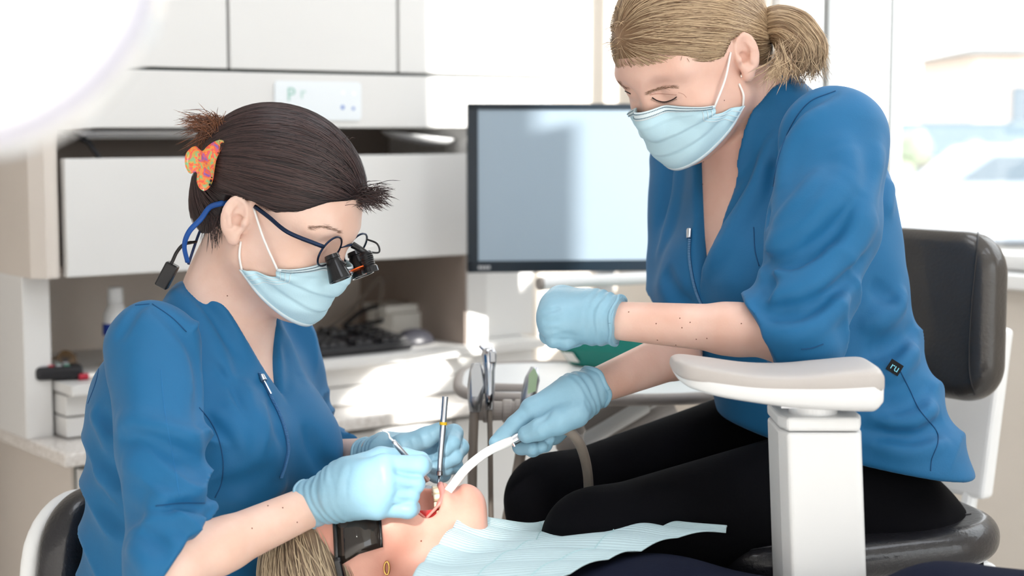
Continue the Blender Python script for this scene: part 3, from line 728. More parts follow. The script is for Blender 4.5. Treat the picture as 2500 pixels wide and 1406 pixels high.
M['mole'] = mat('brown mole', '7b4a38', .6)
M['lash'] = mat('dark lashes', '2b1c18', .6)
M['lip'] = mat('lip pink', 'd98a80', .35)
M['blueband'] = mat('blue strap', '1551a0', .5)
M['hair_d'] = mat('dark brown hair', '1a1214', .42, attr='rnd', col2='4a3634')
M['hair_dt'] = mat('reddish hair ends', '3a2117', .45, attr='rnd', col2='8a5636')
M['cap_d'] = mat('dark brown hair mass', '1d1517', .5, var=.2, vscale=40)
M['hair_b'] = mat('dark blonde hair', '6e5138', .40, attr='rnd', col2='d3b894')
M['cap_b'] = mat('dark blonde hair mass', '8a6c50', .5, var=.15, vscale=40)
M['hair_p'] = mat('grey blonde hair', '6a5848', .45, attr='rnd', col2='c4b193')
M['cap_p'] = mat('grey blonde hair mass', '85735f', .5, var=.15, vscale=40)

def rp(px, d): return px * d / F
def solve(ops, h, pad=.015, kmap=None):
    """ops: ('add', prim, k) / ('grp', prims, ki, ko) / ('sub', prim, k) / ('cut', fn)"""
    lo = []; hi = []
    for o in ops:
        if o[0] == 'add': lo.append(o[1][1]); hi.append(o[1][2])
        if o[0] == 'grp': lo += [p[1] for p in o[1]]; hi += [p[2] for p in o[1]]
    S = SDF(np.min(lo, 0) - pad, np.max(hi, 0) + pad, h)
    for o in ops:
        if o[0] == 'add': S.add(o[1], o[2])
        elif o[0] == 'grp': S.group(o[1], o[2], o[3])
        elif o[0] == 'sub': S.sub(o[1], o[2])
    return S
def full(S): return S.xyz((slice(None),) * 3)
def plane_cut(S, p, n):
    """remove what lies on the n side of the plane"""
    X, Y, Z = full(S); n = un(n); S.d = np.maximum(S.d, ((X - p[0]) * n[0] + (Y - p[1]) * n[1] + (Z - p[2]) * n[2]).astype(np.float32))
def frame(Fv, Uv):
    """columns: forward, left, up"""
    Fv = un(Fv); Uv = un(np.asarray(Uv) - Fv * np.dot(Uv, Fv)); return np.stack([Fv, np.cross(Uv, Fv), Uv], 1)

def head_ops(C, R, s=1.0, nose=True, jaw=-.026, earR=True, earL=True, neck=None, lids=True):
    g = lambda x, y, z: C + R @ (V(x, y, z) * s)
    e = lambda c, r: ell(g(*c), np.array(r) * s, R)
    c = lambda a, b, ra, rb: cone(g(*a), g(*b), ra * s, rb * s)
    j = jaw
    op = [('add', e((-.004, 0, .045), (.095, .074, .082)), 0), ('add', e((.034, 0, .005), (.062, .064, .082)), .03),
          ('add', e((.032 - j * .3, 0, -.055 - j * .5), (.055, .052, .055)), .03), ('add', sph(g(.074 - j * .4, 0, -.094 - j), .019 * s), .03)]
    for k in (-1, 1):
        op += [('add', c((.01, k * .052, -.05 - j * .3), (.06 - j * .4, k * .02, -.092 - j), .017, .016), .03), ('add', sph(g(.062, k * .043, -.018), .020 * s), .02),
               ('add', c((.086, k * .008, .036), (.070, k * .05, .036), .0095, .009), .016)]
    if nose:
        op += [('add', c((.088, 0, .022), (.103, 0, -.022), .0075, .0095), .012)]
        for k in (-1, 1): op += [('add', sph(g(.094, k * .010, -.026), .008 * s), .008)]
    for k in (-1, 1):
        op += [('sub', sph(g(.101, k * .031, .017), .0165 * s), .014)]
    if lids:
        for k in (-1, 1): op += [('add', e((.0755, k * .031, .015), (.0135, .0155, .0125)), .005)]
    for k, on in ((1, earL), (-1, earR)):
        if not on: continue
        th = .42; e1 = V(math.cos(th), -k * math.sin(th), 0); e2 = V(math.sin(th), k * math.cos(th), 0); e3 = un(V(0, 0, 1) - e1 * .2); e1 = un(e1 + V(0, 0, 1) * .2 * .98)
        Re = R @ np.stack([e1, e2, e3], 1); ec = V(-.011, k * .0785, .004)
        q = lambda a, b, o: g(*(ec + e1 * a + e3 * b + e2 * o))
        op += [('add', ell(q(0, 0, 0), np.array((.0168, .0068, .0275)) * s, Re), .004), ('add', cone(q(.006, -.006, -.014), q(.004, 0, -.002), .013 * s, .009 * s), .006),
               ('sub', ell(q(.0015, .003, .0070), np.array((.0126, .0084, .0218)) * s, Re), .002),
               ('grp', [cone(q(-.003, .016, .0005), q(-.0075, .004, .003), .0026 * s, .003 * s), cone(q(-.0075, .004, .003), q(-.003, -.011, .003), .003 * s, .003 * s)], .002, .003),
               ('sub', sph(q(.0045, -.003, -.001), .0068 * s), .002), ('add', sph(q(.0125, -.003, .003), .0042 * s), .004),
               ('add', ell(q(.004, -.026, .0005), np.array((.0078, .0048, .0088)) * s, Re), .005)]
    return op

def hairline(S, C, R, tab, s=1.0, soft=None):
    """keep the hair above the hairline table (x -> z) in head coordinates"""
    X, Y, Z = full(S); x, y, z = X - C[0], Y - C[1], Z - C[2]
    lx = (x * R[0, 0] + y * R[1, 0] + z * R[2, 0]) / s; lz = (x * R[0, 2] + y * R[1, 2] + z * R[2, 2]) / s; ly = (x * R[0, 1] + y * R[1, 1] + z * R[2, 1]) / s
    t = np.array(tab); gz = np.interp(lx - np.abs(ly) * .0, t[:, 0], t[:, 1])
    S.d = np.maximum(S.d, ((gz - lz) * .75 * s).astype(np.float32))

def strands(name, parent, mm, paths, w=.0005, extra=None):
    """ribbons with a raised middle along each path; one mesh"""
    vs_, fs_, at = [], [], []; o = 0
    for pts, nrm in paths:
        n = len(pts)
        if n < 3: continue
        pts = np.array(pts); t = np.gradient(pts, axis=0); t /= np.linalg.norm(t, axis=1)[:, None] + 1e-9
        nn_ = np.array(nrm); b = np.cross(t, nn_); b /= np.linalg.norm(b, axis=1)[:, None] + 1e-9
        ww = w * np.minimum(1, np.minimum(np.arange(n) + .4, (n - 1 - np.arange(n)) + .25) / 2)[:, None]
        vs_.append(np.stack([pts - b * ww, pts + nn_ * ww * .8, pts + b * ww], 1).reshape(-1, 3))
        i = np.arange(n - 1)[:, None] * 3 + o
        fs_.append(np.concatenate([np.concatenate([i, i + 1, i + 4, i + 3], 1), np.concatenate([i + 1, i + 2, i + 5, i + 4], 1)]))
        at.append(np.full(n * 3, random.random())); o += n * 3
    ob = mobj(name, np.concatenate(vs_), np.concatenate(fs_), mm, parent, smooth=True, attr=np.concatenate(at))
    return ob

def flow(bv, seed, goal, steps, step, off, jit=.15, stop=.02, swirl=None):
    """walk over the hair surface from seed towards goal"""
    h = bv.find_nearest(Vector(seed)); 
    if h[0] is None: return [], []
    p = np.array(h[0]); pts = []; ns = []; wob = RNG.normal(0, jit, 3)
    for i in range(steps):
        h = bv.find_nearest(Vector(p))
        if h[0] is None: break
        c = np.array(h[0]); n = np.array(h[1]); 
        pts.append(c + n * off); ns.append(n)
        d = goal - c; D = np.linalg.norm(d)
        if D < stop: break
        d = d / D
        if swirl is not None: d = d + swirl(c)
        d = d + wob * .3 * math.sin(i * .4)
        d = d - n * np.dot(d, n); L = np.linalg.norm(d)
        if L < .05: break
        p = c + d / L * step
    return pts, ns

MASK_ELL = [((.040, 0, -.038), (.066, .058, .066)), ((.012, 0, -.025), (.074, .0705, .08)), ((.05, 0, -.052), (.050, .046, .046)), ((.066, 0, -.014), (.052, .026, .036))]
def mask_r(phi, z, ells=MASK_ELL, grow=0.0):
    """distance from the head axis to the mask former at angle phi, height z (head coordinates)"""
    best = 0
    for (cx, cy, cz), (rx, ry, rz) in ells:
        rx += grow; ry += grow; rz += grow
        k = 1 - ((z - cz) / rz) ** 2
        ok = k > 0; kk = np.maximum(k, 1e-4)
        A = (np.cos(phi) / rx) ** 2 + (np.sin(phi) / ry) ** 2; B = -2 * np.cos(phi) * (cx - .01) / rx ** 2; Cc = ((cx - .01) / rx) ** 2 - kk
        q = np.maximum(B * B - 4 * A * Cc, 0); r = (-B + np.sqrt(q)) / (2 * A)
        best = np.maximum(best, np.where(ok & (q > 0), r, 0))
    return best
def mask_geo(C, R, bv, s=1.0, nu=64, nv=40, grow=.0045, top=(.006, -.022), bot=(-.087, -.050), ph=(.92, 1.42)):
    u = np.linspace(-1, 1, nu)[None, :]; v = np.linspace(0, 1, nv)[:, None]
    pm = ph[0] + (ph[1] - ph[0]) * np.clip((v - .15) / .85, 0, 1) ** 1.3 - .16 * np.exp(-((v - .45) / .18) ** 2)
    phi = u * pm
    a = np.abs(u) ** 1.6
    zt_ = top[0] + (top[1] - top[0]) * a - .010 * np.exp(-(u / .16) ** 2) * 0; zb = bot[0] + (bot[1] - bot[0]) * a
    z = zt_ + (zb - zt_) * v
    r = mask_r(phi, z, grow=grow)
    rh = np.zeros_like(r)
    for i in range(nv):
        for jj in range(nu):
            ca, sa_ = math.cos(phi[i, jj]), math.sin(phi[i, jj]); o_ = C + R @ (V(.01 + .135 * ca, .135 * sa_, z[i, jj]) * s); d_ = -(R @ V(ca, sa_, 0))
            hq = bv.ray_cast(Vector(o_), Vector(d_), .13)
            if hq[0] is not None: rh[i, jj] = .135 - hq[3]
    r = np.maximum(r, rh + .004)
    for _ in range(4):
        rp_ = np.pad(r, 1, mode='edge'); r = np.maximum((rp_[:-2, 1:-1] + rp_[2:, 1:-1] + rp_[1:-1, :-2] + rp_[1:-1, 2:] + 2 * r) / 6, rh + .0022)
    # pleats: three horizontal folds that fade towards nose edge
    saw = lambda t: (t - np.floor(t))
    env = np.exp(-((u) / .75) ** 4) * np.exp(-((v - .52) / .33) ** 4)
    r = r + .0042 * saw(v * 4.2 + .35 * a) * env * np.where(saw(v * 4.2 + .35 * a) > .9, (1 - saw(v * 4.2 + .35 * a)) * 10, 1)
    # puckers at the sides
    r = r + .0022 * np.sin(v * 23 + 1) * np.exp(-((np.abs(u) - .93) / .16) ** 2)
    r = r + .0016 * np.sin(u * 9 + v * 14) * np.exp(-((v - .75) / .25) ** 2) * (1 - a)
    lx = .01 + r * np.cos(phi); ly = r * np.sin(phi); lz = z + 0 * u
    G = np.stack([lx, ly, lz], -1) * s
    return C + G @ R.T
def face_mask(C, R, parent, side, ear, bv, **k):
    G = mask_geo(C, R, bv, **k); m = MB(); m.grid(G); o = m.build('face_mask', M['mask'], parent, smooth=True, solid=.0012)
    nv, nu = G.shape[:2]; N = lambda i, j: un(np.cross(G[min(i + 1, nv - 1), j] - G[max(i - 1, 0), j], G[i, min(j + 1, nu - 1)] - G[i, max(j - 1, 0)]))
    sg = 1 if np.dot(N(nv // 2, nu // 2), R[:, 0]) > 0 else -1
    out = lambda i, j, d: G[i, j] + sg * N(i, j) * d
    # folded white hems at top and bottom, with stitched dots along the nose edge
    m = MB(); m.grid([[out(i, j, .0012) for j in range(nu)] for i in range(0, 5)]); m.build('nose_hem', M['mask_w'], o, smooth=True, solid=.0006)
    m = MB(); m.grid([[out(i, j, .0010) for j in range(nu)] for i in range(nv - 3, nv)]); m.build('chin_hem', M['mask_w'], o, smooth=True, solid=.0006)
    dm = mat('hem stitch dots', '6f8b98', .8); mb = MB()
    for i in (1, 3):
        for j in range(2, nu - 2):
            for f in (0, .5):
                p = out(i, j, .0018) * (1 - f) + out(i, j + 1, .0018) * f
                mb.box(p, (.0005, .0005, .0005), R)
    st = mb.build('stitch_dots', dm, o, fix=False); st['kind'] = 'stuff'
    for jj in ((2, 4, 6) if side < 0 else (nu - 3, nu - 5, nu - 7)):
        mb = MB(); mb.tube([out(i, jj, .0013) for i in range(2, nv - 2)], .0005, 5); mb.build('side_weld', M['mask_w'], o)
    # ear loops
    j = 0 if side < 0 else nu - 1
    for a, b in ((G[1, j], ear[0]), (G[nv - 3, j], ear[1])):
        mid = (a + b) / 2 + R[:, 1] * side * .004
        mb = MB(); mb.tube(cat_rom([a, mid, b], 6), .0014, 8); mb.build('ear_loop', M['elastic'], o, smooth=True)
    return o, G

def hand_ops(w, mcp, pip, dip, tip, thumb, rs, wr=(.023, .017), nrm=None, r_m=.0125, kk=.016):
    """w wrist; lists of four joints each; thumb: base, knuckle, mid, tip"""
    op = []
    for i in range(4):
        op.append(('add', cone(w + (mcp[i] - np.mean(mcp, 0)) * .45, mcp[i], wr[1], r_m), kk))
    op.append(('add', cone(mcp[0], mcp[3], r_m * .9, r_m * .9), kk * .6))
    tb = [cone(thumb[i], thumb[i + 1], rs[4][i], rs[4][i + 1]) for i in range(len(thumb) - 1)]
    op.append(('grp', tb, .006, .012))
    for i in range(4):
        r = rs[i]
        ch = [cone(mcp[i], pip[i], r * 1.12, r), cone(pip[i], dip[i], r, r * .92), cone(dip[i], tip[i], r * .92, r * .8)]
        op.append(('grp', ch, .004, .0018))
    return op
def glove(parent, name, ops, cuff_a, cuff_b, ra, rb, folds=(), h=.0014, rim=.0018):
    """ops of the hand plus a cuff from cuff_a (wrist) to cuff_b (open end)"""
    ops = ops + [('add', cone(cuff_a, cuff_b + (cuff_b - cuff_a) * .3, ra, rb * 1.04), .012)]
    S = solve(ops, h, .01); ax = un(cuff_b - cuff_a)
    Lc = np.linalg.norm(cuff_b - cuff_a)
    # fine rings of slack rubber round the wrist
    X, Y, Z = full(S); t = (X - cuff_a[0]) * ax[0] + (Y - cuff_a[1]) * ax[1] + (Z - cuff_a[2]) * ax[2]
    e = np.exp(-((t - Lc * .35) / (Lc * .55)) ** 2); pu = np.sin(X * 90 + Z * 130) * .6
    S.d -= (.0009 * np.sin(t * 620 + pu * 2.2) * e).astype(np.float32)
    c0 = plane_cut(S, cuff_b, ax)
    if folds:
        bv = bvh_of(S.mesh(0))
        for pl, amp, wd in folds:
            q = picks(bv, pl, 0, 4)
            if len(q) > 1: S.bumpline(q, amp, wd)
    v, f = S.mesh(1)
    o = mobj(name, v, f, M['glove'], parent, smooth=True)
    # rolled cuff edge
    u = un(np.cross(ax, V(0, 0, 1))); w_ = np.cross(ax, u); bv = bvh_of((v, f)); ring = []
    for k in range(40):
        an = 2 * math.pi * k / 40; d = math.cos(an) * u + math.sin(an) * w_
        hq = bv.ray_cast(Vector(cuff_b - ax * .002 + d * .08), Vector(-d))
        if hq[0] is not None: ring.append(np.array(hq[0]) + ax * .0015 * math.sin(an * 5))
    if len(ring) > 20:
        mb = MB(); mb.tube(ring + [ring[0]], rim, 8, cap=False); mb.build('cuff_roll', M['glove'], o, smooth=True)
    return o, bv
def line_on(bv, pl, r, mm, name, parent, off=0.0004, n=14, seg=6):
    q = picks(bv, pl, off, n)
    if len(q) < 2: return None
    m = MB(); m.tube(q, r, seg); return m.build(name, mm, parent, smooth=True)
def shell_cloth(S, th, cuts):
    """hollow the cloth and apply cuts (callables of X,Y,Z; positive = removed)"""
    inner = S.d + th
    d = S.d
    X, Y, Z = full(S)
    for c in cuts: d = np.maximum(d, c(X, Y, Z).astype(np.float32))
    S.d = np.maximum(d, -inner)

M['crease'] = mat('skin crease', 'b98270', .6)

def limb_folds(a, b, t0, t1, n, amp, seed=0, th0=None, tw=.35, width=.09):
    """cross folds of a sleeve between t0 and t1 along the limb a-b"""
    a = np.asarray(a, float); b = np.asarray(b, float); ba = b - a; L = np.linalg.norm(ba); w = ba / L
    u = un(np.cross(w, V(.3, .2, 1))); v = np.cross(w, u); r = np.random.default_rng(seed); ph = r.uniform(0, 6.28, 6)
    def fn(X, Y, Z):
        x, y, z = X - a[0], Y - a[1], Z - a[2]
        t = (x * w[0] + y * w[1] + z * w[2]) / L; cu = x * u[0] + y * u[1] + z * u[2]; cv_ = x * v[0] + y * v[1] + z * v[2]
        th = np.arctan2(cv_, cu); rr = np.sqrt(cu * cu + cv_ * cv_)
        e = np.clip((t - t0) / .12, 0, 1) * np.clip((t1 - t) / .1, 0, 1) * np.clip((width - rr) / .015, 0, 1)
        p = n * t + tw * np.sin(th + ph[0]) + .35 * np.sin(2 * th + ph[1]) + .22 * np.sin(3 * th + 5 * t + ph[2])
        k = 1 - 2 * np.abs(np.sin(math.pi * p)) ** .8
        m = .45 + .55 * np.cos(th - (ph[3] if th0 is None else th0) + .8 * np.sin(3 * t * n * .3 + ph[4]))
        return amp * e * k * np.clip(m, .1, 1)
    return fn

def tunic_field(torso, sleeves, h, k, pad=.02):
    allp = [o[1] for o in torso] + [o[1] for sl_ in sleeves for o in sl_[0]]
    lo = np.min([p[1] for p in allp], 0) - pad; hi = np.max([p[2] for p in allp], 0) + pad
    S = SDF(lo, hi, h)
    for _, p, kk in torso: S.add(p, kk)
    U = S.d.copy()
    for ops, pp, pn in sleeves:
        T = SDF(lo, hi, h)
        for _, p, kk in ops: T.add(p, kk)
        U = smin(U, T.d, k)
        X, Y, Z = full(T); pn = un(pn); d = np.maximum(T.d, ((X - pp[0]) * pn[0] + (Y - pp[1]) * pn[1] + (Z - pp[2]) * pn[2]).astype(np.float32))
        S.d = smin(S.d, d, k)
    return S, U
def make_tunic(torso, sleeves, k, folds, cuts, th=.0115, h=.0027, disp=()):
    Sc, _ = tunic_field(torso, sleeves, .007, k); bv = bvh_of(Sc.mesh(0))
    S, U = tunic_field(torso, sleeves, h, k); b0 = S.d.copy()
    for pl, amp, wd in folds:
        q = picks(bv, pl, 0, 5)
        if len(q) > 1: S.bumpline(q, amp * 1.9, wd * .9)
    X, Y, Z = full(S)
    for fn in disp: S.d -= fn(X, Y, Z).astype(np.float32)
    S.d += (.0011 * np.sin(X * 47 + 3 * np.sin(Z * 23)) * np.sin(Y * 41 + Z * 37)).astype(np.float32)
    S.d = b0 + np.clip(S.d - b0, -.02, .0105)
    d = S.d
    for c in cuts: d = -smin(-d, -c(X, Y, Z).astype(np.float32), .010)
    S.d = -smin(-d, U + .019, .004)
    v, f = S.mesh(2); return v, f, bvh_of((v, f))

# ------------------------------------------------------------------ the dentist
D = thing('person', 'seated person in blue tunic with dark hair bun, mask and magnifying loupes', 'person', P(480, 1700, 2.05))
aD, pD = math.radians(22), math.radians(30)
FD = V(math.cos(pD) * math.cos(aD), -math.cos(pD) * math.sin(aD), -math.sin(pD)); UD = V(math.sin(pD) * math.cos(aD), -math.sin(pD) * math.sin(aD), math.cos(pD))
RDn = frame(FD, UD); sD = 1.0
earD = P(592, 548, 1.93); CD = earD + RDn[:, 1] * .074
gD = lambda x, y, z: CD + RDn @ (V(x, y, z) * sD)
NcD = P(555, 765, 2.03); HcD = P(470, 1600, 2.03); wD = un(NcD - HcD); LD = np.linalg.norm(NcD - HcD)
fD = V(.87, -.5, 0); fD = un(fD - wD * (fD @ wD)); lD = np.cross(wD, fD)
st = [(-.14, -.01, .11, .13, .18), (-.04, -.01, .115, .125, .175), (.06, -.01, .105, .125, .155), (.14, -.012, .11, .128, .150), (.22, -.015, .135, .132, .155), (.285, -.018, .138, .135, .160), (.34, -.02, .115, .125, .160),
      (LD - .04, -.02, .085, .085, .125), (LD + .005, -.012, .068, .066, .075), (LD + .045, .0, .056, .056, .057)]
torso = [('add', loft(HcD, wD, fD, lD, st), 0)]
bump_c = HcD + wD * .265
for k in (-1, 1): torso.append(('add', ell(bump_c + fD * .075 + lD * k * .06, (.062, .058, .065), np.stack([fD, lD, wD], 1)), .05))
s1, e1, w1 = P(372, 850, 1.87), P(422, 1385, 1.75), P(775, 1228, 1.84)
m1 = P(396, 1080, 1.81)
s2, e2, w2 = P(675, 850, 2.14), P(748, 1135, 2.20), P(915, 1112, 2.03)
sl1 = ([('add', cone(s1, m1, .055, .047), .02), ('add', cone(m1, e1, .047, .048), .02), ('add', cone(e1, e1 + (w1 - e1) * .5, .050, .046), .02)], P(455, 1332, 1.75), V(.80, .0, -.60))
sl2 = ([('add', cone(s2, e2, .056, .050), .02), ('add', cone(e2, e2 + (w2 - e2) * .6, .05, .042), .02)], P(822, 1130, 2.12), un(w2 - e2))
hv = LD - .088
def cutD(X, Y, Z):
    x, y, z = X - HcD[0], Y - HcD[1], Z - HcD[2]
    h = x * wD[0] + y * wD[1] + z * wD[2]; f = x * fD[0] + y * fD[1] + z * fD[2]; l = x * lD[0] + y * lD[1] + z * lD[2]
    v = np.abs(l - .004) * .88 - (h - hv) * .46
    rem = np.maximum(v, .0 - f)
    top = h - (LD + .035) + np.maximum(f, 0) * .5
    return np.maximum(-rem, top)
foldsD = [([(430, 700), (500, 790), (545, 880), (560, 960)], .0035, .007), ([(520, 880), (560, 940), (590, 1010)], -.0035, .007), ([(520, 1000), (570, 1050), (600, 1110)], .003, .008), ([(640, 980), (650, 1040), (640, 1110)], .0025, .007), ([(500, 1130), (560, 1160), (640, 1165)], -.004, .008), ([(690, 830), (705, 900), (700, 970)], -.0025, .007), ([(372, 742), (440, 800), (478, 870), (490, 960), (488, 1060)], -.006, .011), ([(470, 790), (505, 850), (512, 950), (505, 1040)], .006, .014),
          ([(400, 700), (470, 770), (520, 860), (560, 930)], .006, .014), ([(430, 690), (520, 770), (590, 880)], -.004, .010), ([(365, 740), (330, 760), (290, 830)], -.003, .008),
          ([(290, 1060), (380, 1075), (460, 1110), (495, 1150)], -.006, .012), ([(285, 1030), (380, 1045), (470, 1075), (498, 1110)], .006, .014),
          ([(300, 1130), (370, 1150), (440, 1180)], .004, .012), ([(390, 1245), (450, 1236), (515, 1232)], -.009, .010), ([(360, 1225), (440, 1212), (505, 1208)], .006, .012),
          ([(330, 1290), (390, 1265), (470, 1262), (520, 1262)], .007, .013), ([(300, 1240), (340, 1270), (380, 1300), (400, 1360)], -.005, .012), ([(320, 1330), (350, 1370), (370, 1400)], .005, .012),
          ([(245, 1010), (280, 1050), (300, 1090)], -.005, .012), ([(225, 1000), (260, 1080), (290, 1120)], .004, .012), ([(235, 1150), (270, 1180), (300, 1230)], .005, .012), ([(240, 1230), (280, 1260), (320, 1320)], -.004, .012),
          ([(560, 960), (575, 1020), (600, 1080)], .003, .012), ([(600, 930), (615, 990), (640, 1040)], .003, .011), ([(660, 960), (672, 1030), (690, 1090)], -.003, .010), ([(690, 800), (720, 880), (745, 940)], .003, .011),
          ([(745, 1040), (780, 1120), (815, 1150)], -.005, .012), ([(520, 1200), (600, 1180), (660, 1150)], -.005, .014), ([(560, 1210), (620, 1235), (700, 1180)], .004, .013), ([(340, 850), (330, 950), (345, 1040)], .002, .02)]
def waistD(X, Y, Z):
    x, y, z = X - HcD[0], Y - HcD[1], Z - HcD[2]; h = x * wD[0] + y * wD[1] + z * wD[2]; l = x * lD[0] + y * lD[1] + z * lD[2]; f = x * fD[0] + y * fD[1] + z * fD[2]
    e = np.clip((.30 - h) / .06, 0, 1) * np.clip((h + .02) / .05, 0, 1) * np.clip((.03 - f) / .06, 0, 1)
    return .0042 * e * (1 - 2 * np.abs(np.sin(math.pi * (h * 17 + .5 * np.sin(l * 22) + .3 * np.sin(f * 31 + 1)))) ** .8)
v, f, bvD = make_tunic(torso, [sl1, sl2], .03, foldsD, [cutD], disp=[limb_folds(s1, e1, .30, 1.0, 5.2, .0060, 3), limb_folds(e1, w1, -.2, .4, 4, .003, 5), limb_folds(s2, e2, .3, 1.05, 5, .005, 4), waistD])
tun = mobj('tunic', v, f, M['tunic'], D, smooth=True)
# body
ops = head_ops(CD, RDn, sD)
ops += [('add', cone(gD(-.022, 0, -.035), NcD + wD * .0 - fD * .004, .050, .056), .03), ('add', cone(NcD, NcD - wD * .07, .058, .085, fD, .62), .04)]
sh_ = [(h, c, a - .014, b - .014, r - .014) for h, c, a, b, r in st if h > .1]
ops += [('add', loft(HcD, wD, fD, lD, sh_[:-2] + [(LD - .01, -.012, .045, .05, .06)]), .02)]
ops += [('add', cone(s1, m1, .038, .037), .02), ('add', cone(m1, e1, .037, .034), .01), ('add', cone(e1, e1 + (w1 - e1) * .35, .031, .0285), .015), ('add', cone(e1 + (w1 - e1) * .3, w1, .029, .0225), .01)]
ops += [('add', cone(s2, e2, .038, .035), .02), ('add', cone(e2, w2, .033, .022), .01)]
Sb = solve(ops, .0021); v, f = Sb.mesh(1); bD = bvh_of((v, f)); bodyD = mobj('body', v, f, M['skin'], D, smooth=True)

# hair
HL = [(-.13, -.055), (-.075, -.062), (-.05, -.045), (-.036, -.02), (-.034, .020), (.0, .036), (.03, .034), (.055, .050), (.072, .072), (.11, .098)]
ho = [('add', ell(gD(-.010, 0, .052), (.102, .083, .086), RDn), 0), ('add', ell(gD(-.055, 0, .03), (.062, .066, .075), RDn), .03), ('add', ell(gD(-.06, 0, -.02), (.038, .052, .042), RDn), .03)]
Sh = solve(ho, .0025); hairline(Sh, CD, RDn, HL); hv_ = Sh.mesh(1); bh = bvh_of(hv_)
hairD = mobj('hair', hv_[0], hv_[1], M['cap_d'], D, smooth=True)
bunp = P(512, 400, 1.99); clipP = P(500, 400, 1.95)
V0 = hv_[0]; loc = (V0 - CD) @ RDn
# outward facing shell only
paths = []
cand = np.where((loc[:, 2] > np.interp(loc[:, 0], *np.array(HL).T) + .005))[0]
for i in RNG.choice(cand, 6800):
    sd_ = V0[i]; p, n = flow(bh, sd_, bunp, 15, .010, RNG.uniform(.0002, .0028), .25, .03)
    if len(p) > 3: paths.append((p, n))
fr = np.where((loc[:, 2] < np.interp(loc[:, 0], *np.array(HL).T) + .010) & (loc[:, 2] > np.interp(loc[:, 0], *np.array(HL).T) + .003) & (loc[:, 0] > -.03))[0]
for i in RNG.choice(fr, 900):
    p, n = flow(bh, V0[i], bunp, 18, .011, RNG.uniform(.0004, .0032), .25, .03)
    if len(p) > 3: paths.append((p, n))
o = strands('hair_strands', hairD, M['hair_d'], paths, .00042); o['kind'] = 'stuff'
# twisted knot, wisps and claw clip
kn = solve([('add', ell(P(528, 345, 1.985), (.022, .022, .024)), 0), ('add', cone(P(520, 400, 1.985), P(515, 470, 1.985), .024, .014), .02), ('add', cone(P(540, 330, 1.985), P(505, 315, 1.985), .018, .008), .012)], .0025).mesh(1)
knot = mobj('hair_knot', kn[0], kn[1], mat('warm brown hair mass', '3a241c', .5, var=.25, vscale=60), D, smooth=True); bk = bvh_of(kn)
paths = []
for k in range(800):
    a = P(random.uniform(515, 550), random.uniform(310, 355), 1.975 + random.uniform(-.02, .02)); tgt = P(random.choice([430, 455, 480, 500, 515, 520, 535]) + random.gauss(0, 9), random.choice([365, 330, 300, 285, 275, 290]) + random.gauss(0, 9), 1.975 + random.gauss(0, .02))
    L = random.uniform(.45, 1.0); b = a + (tgt - a) * L; mid = (a + b) / 2 + V(random.gauss(0, .003), random.gauss(0, .003), random.uniform(.002, .012))
    c = cat_rom([a, mid, b], 5); paths.append((c, [V(0, -1, .2)] * len(c)))
for k in range(500):
    i = random.randrange(len(kn[0])); p, n = flow(bk, kn[0][i], P(520, 470, 1.985), 10, .006, .0006, .4, .008)
    if len(p) > 3: paths.append((p, n))
o = strands('hair_wisps', knot, M['hair_dt'], paths, .0003); o['kind'] = 'stuff'
paths = []
for k in range(420):   # short flyaways at forehead, crown and nape
    r = random.random()
    if r < .75: a = gD(.083 + random.gauss(0, .004), .012 + random.gauss(0, .012), .082 + random.gauss(0, .006)); dv = V(random.uniform(.008, .034), random.uniform(-.012, .004), random.uniform(-.014, .010))
    elif r < .80: a = pick(bh, random.uniform(760, 850), random.uniform(330, 430)); dv = V(random.uniform(.003, .012), -.001, random.uniform(.0, .007))
    else: a = pick(bh, random.uniform(500, 560), random.uniform(520, 560)); dv = V(random.uniform(-.01, .012), -.004, -random.uniform(.01, .035))
    if a is None: continue
    c = cat_rom([a, a + dv * .5 + V(0, 0, .003), a + dv], 5); paths.append((c, [V(0, -1, 0)] * len(c)))
o = strands('flyaway_hair', hairD, M['hair_d'], paths, .0003); o['kind'] = 'stuff'
clipm = bpy.data.materials.new('marbled clip'); clipm.use_nodes = True; nt = clipm.node_tree; b = nt.nodes['Principled BSDF']; b.inputs['Roughness'].default_value = .2; b.inputs['Coat Weight'].default_value = .5
tc = nt.nodes.new('ShaderNodeTexCoord'); nz = nt.nodes.new('ShaderNodeTexNoise'); nz.inputs['Scale'].default_value = 75; nz.inputs['Distortion'].default_value = 2.2; nz.inputs['Detail'].default_value = 2
rpn = nt.nodes.new('ShaderNodeValToRGB'); rpn.color_ramp.interpolation = 'EASE'
els = rpn.color_ramp.elements; els[0].position = .28; els[0].color = lin('8a5fa8'); els[1].position = .72; els[1].color = lin('7fb886')
for pz, cc in ((.38, 'd0607a'), (.46, 'e8603c'), (.52, 'ee8a4a'), (.58, 'c4a44c'), (.64, '8bb27c')): e_ = els.new(pz); e_.color = lin(cc)
nt.links.new(tc.outputs['Object'], nz.inputs['Vector']); nt.links.new(nz.outputs['Fac'], rpn.inputs[0]); nt.links.new(rpn.outputs[0], b.inputs['Base Color'])
ol = [(535, 341), (546, 344), (545, 356), (536, 372), (528, 392), (524, 415), (520, 440), (511, 458), (498, 466), (486, 458), (480, 442), (481, 424), (476, 420), (464, 424), (455, 412), (451, 395), (454, 375), (466, 361), (478, 357), (487, 364), (495, 368), (505, 358), (520, 347)]
ol = [(q[0], q[1]) for q in cat_rom([V(a, b_, 0) for a, b_ in ol + [ol[0]]], 4)][:-1]
cm = MB(); n_ = len(ol); cxp, cyp = 500, 405
lay = []
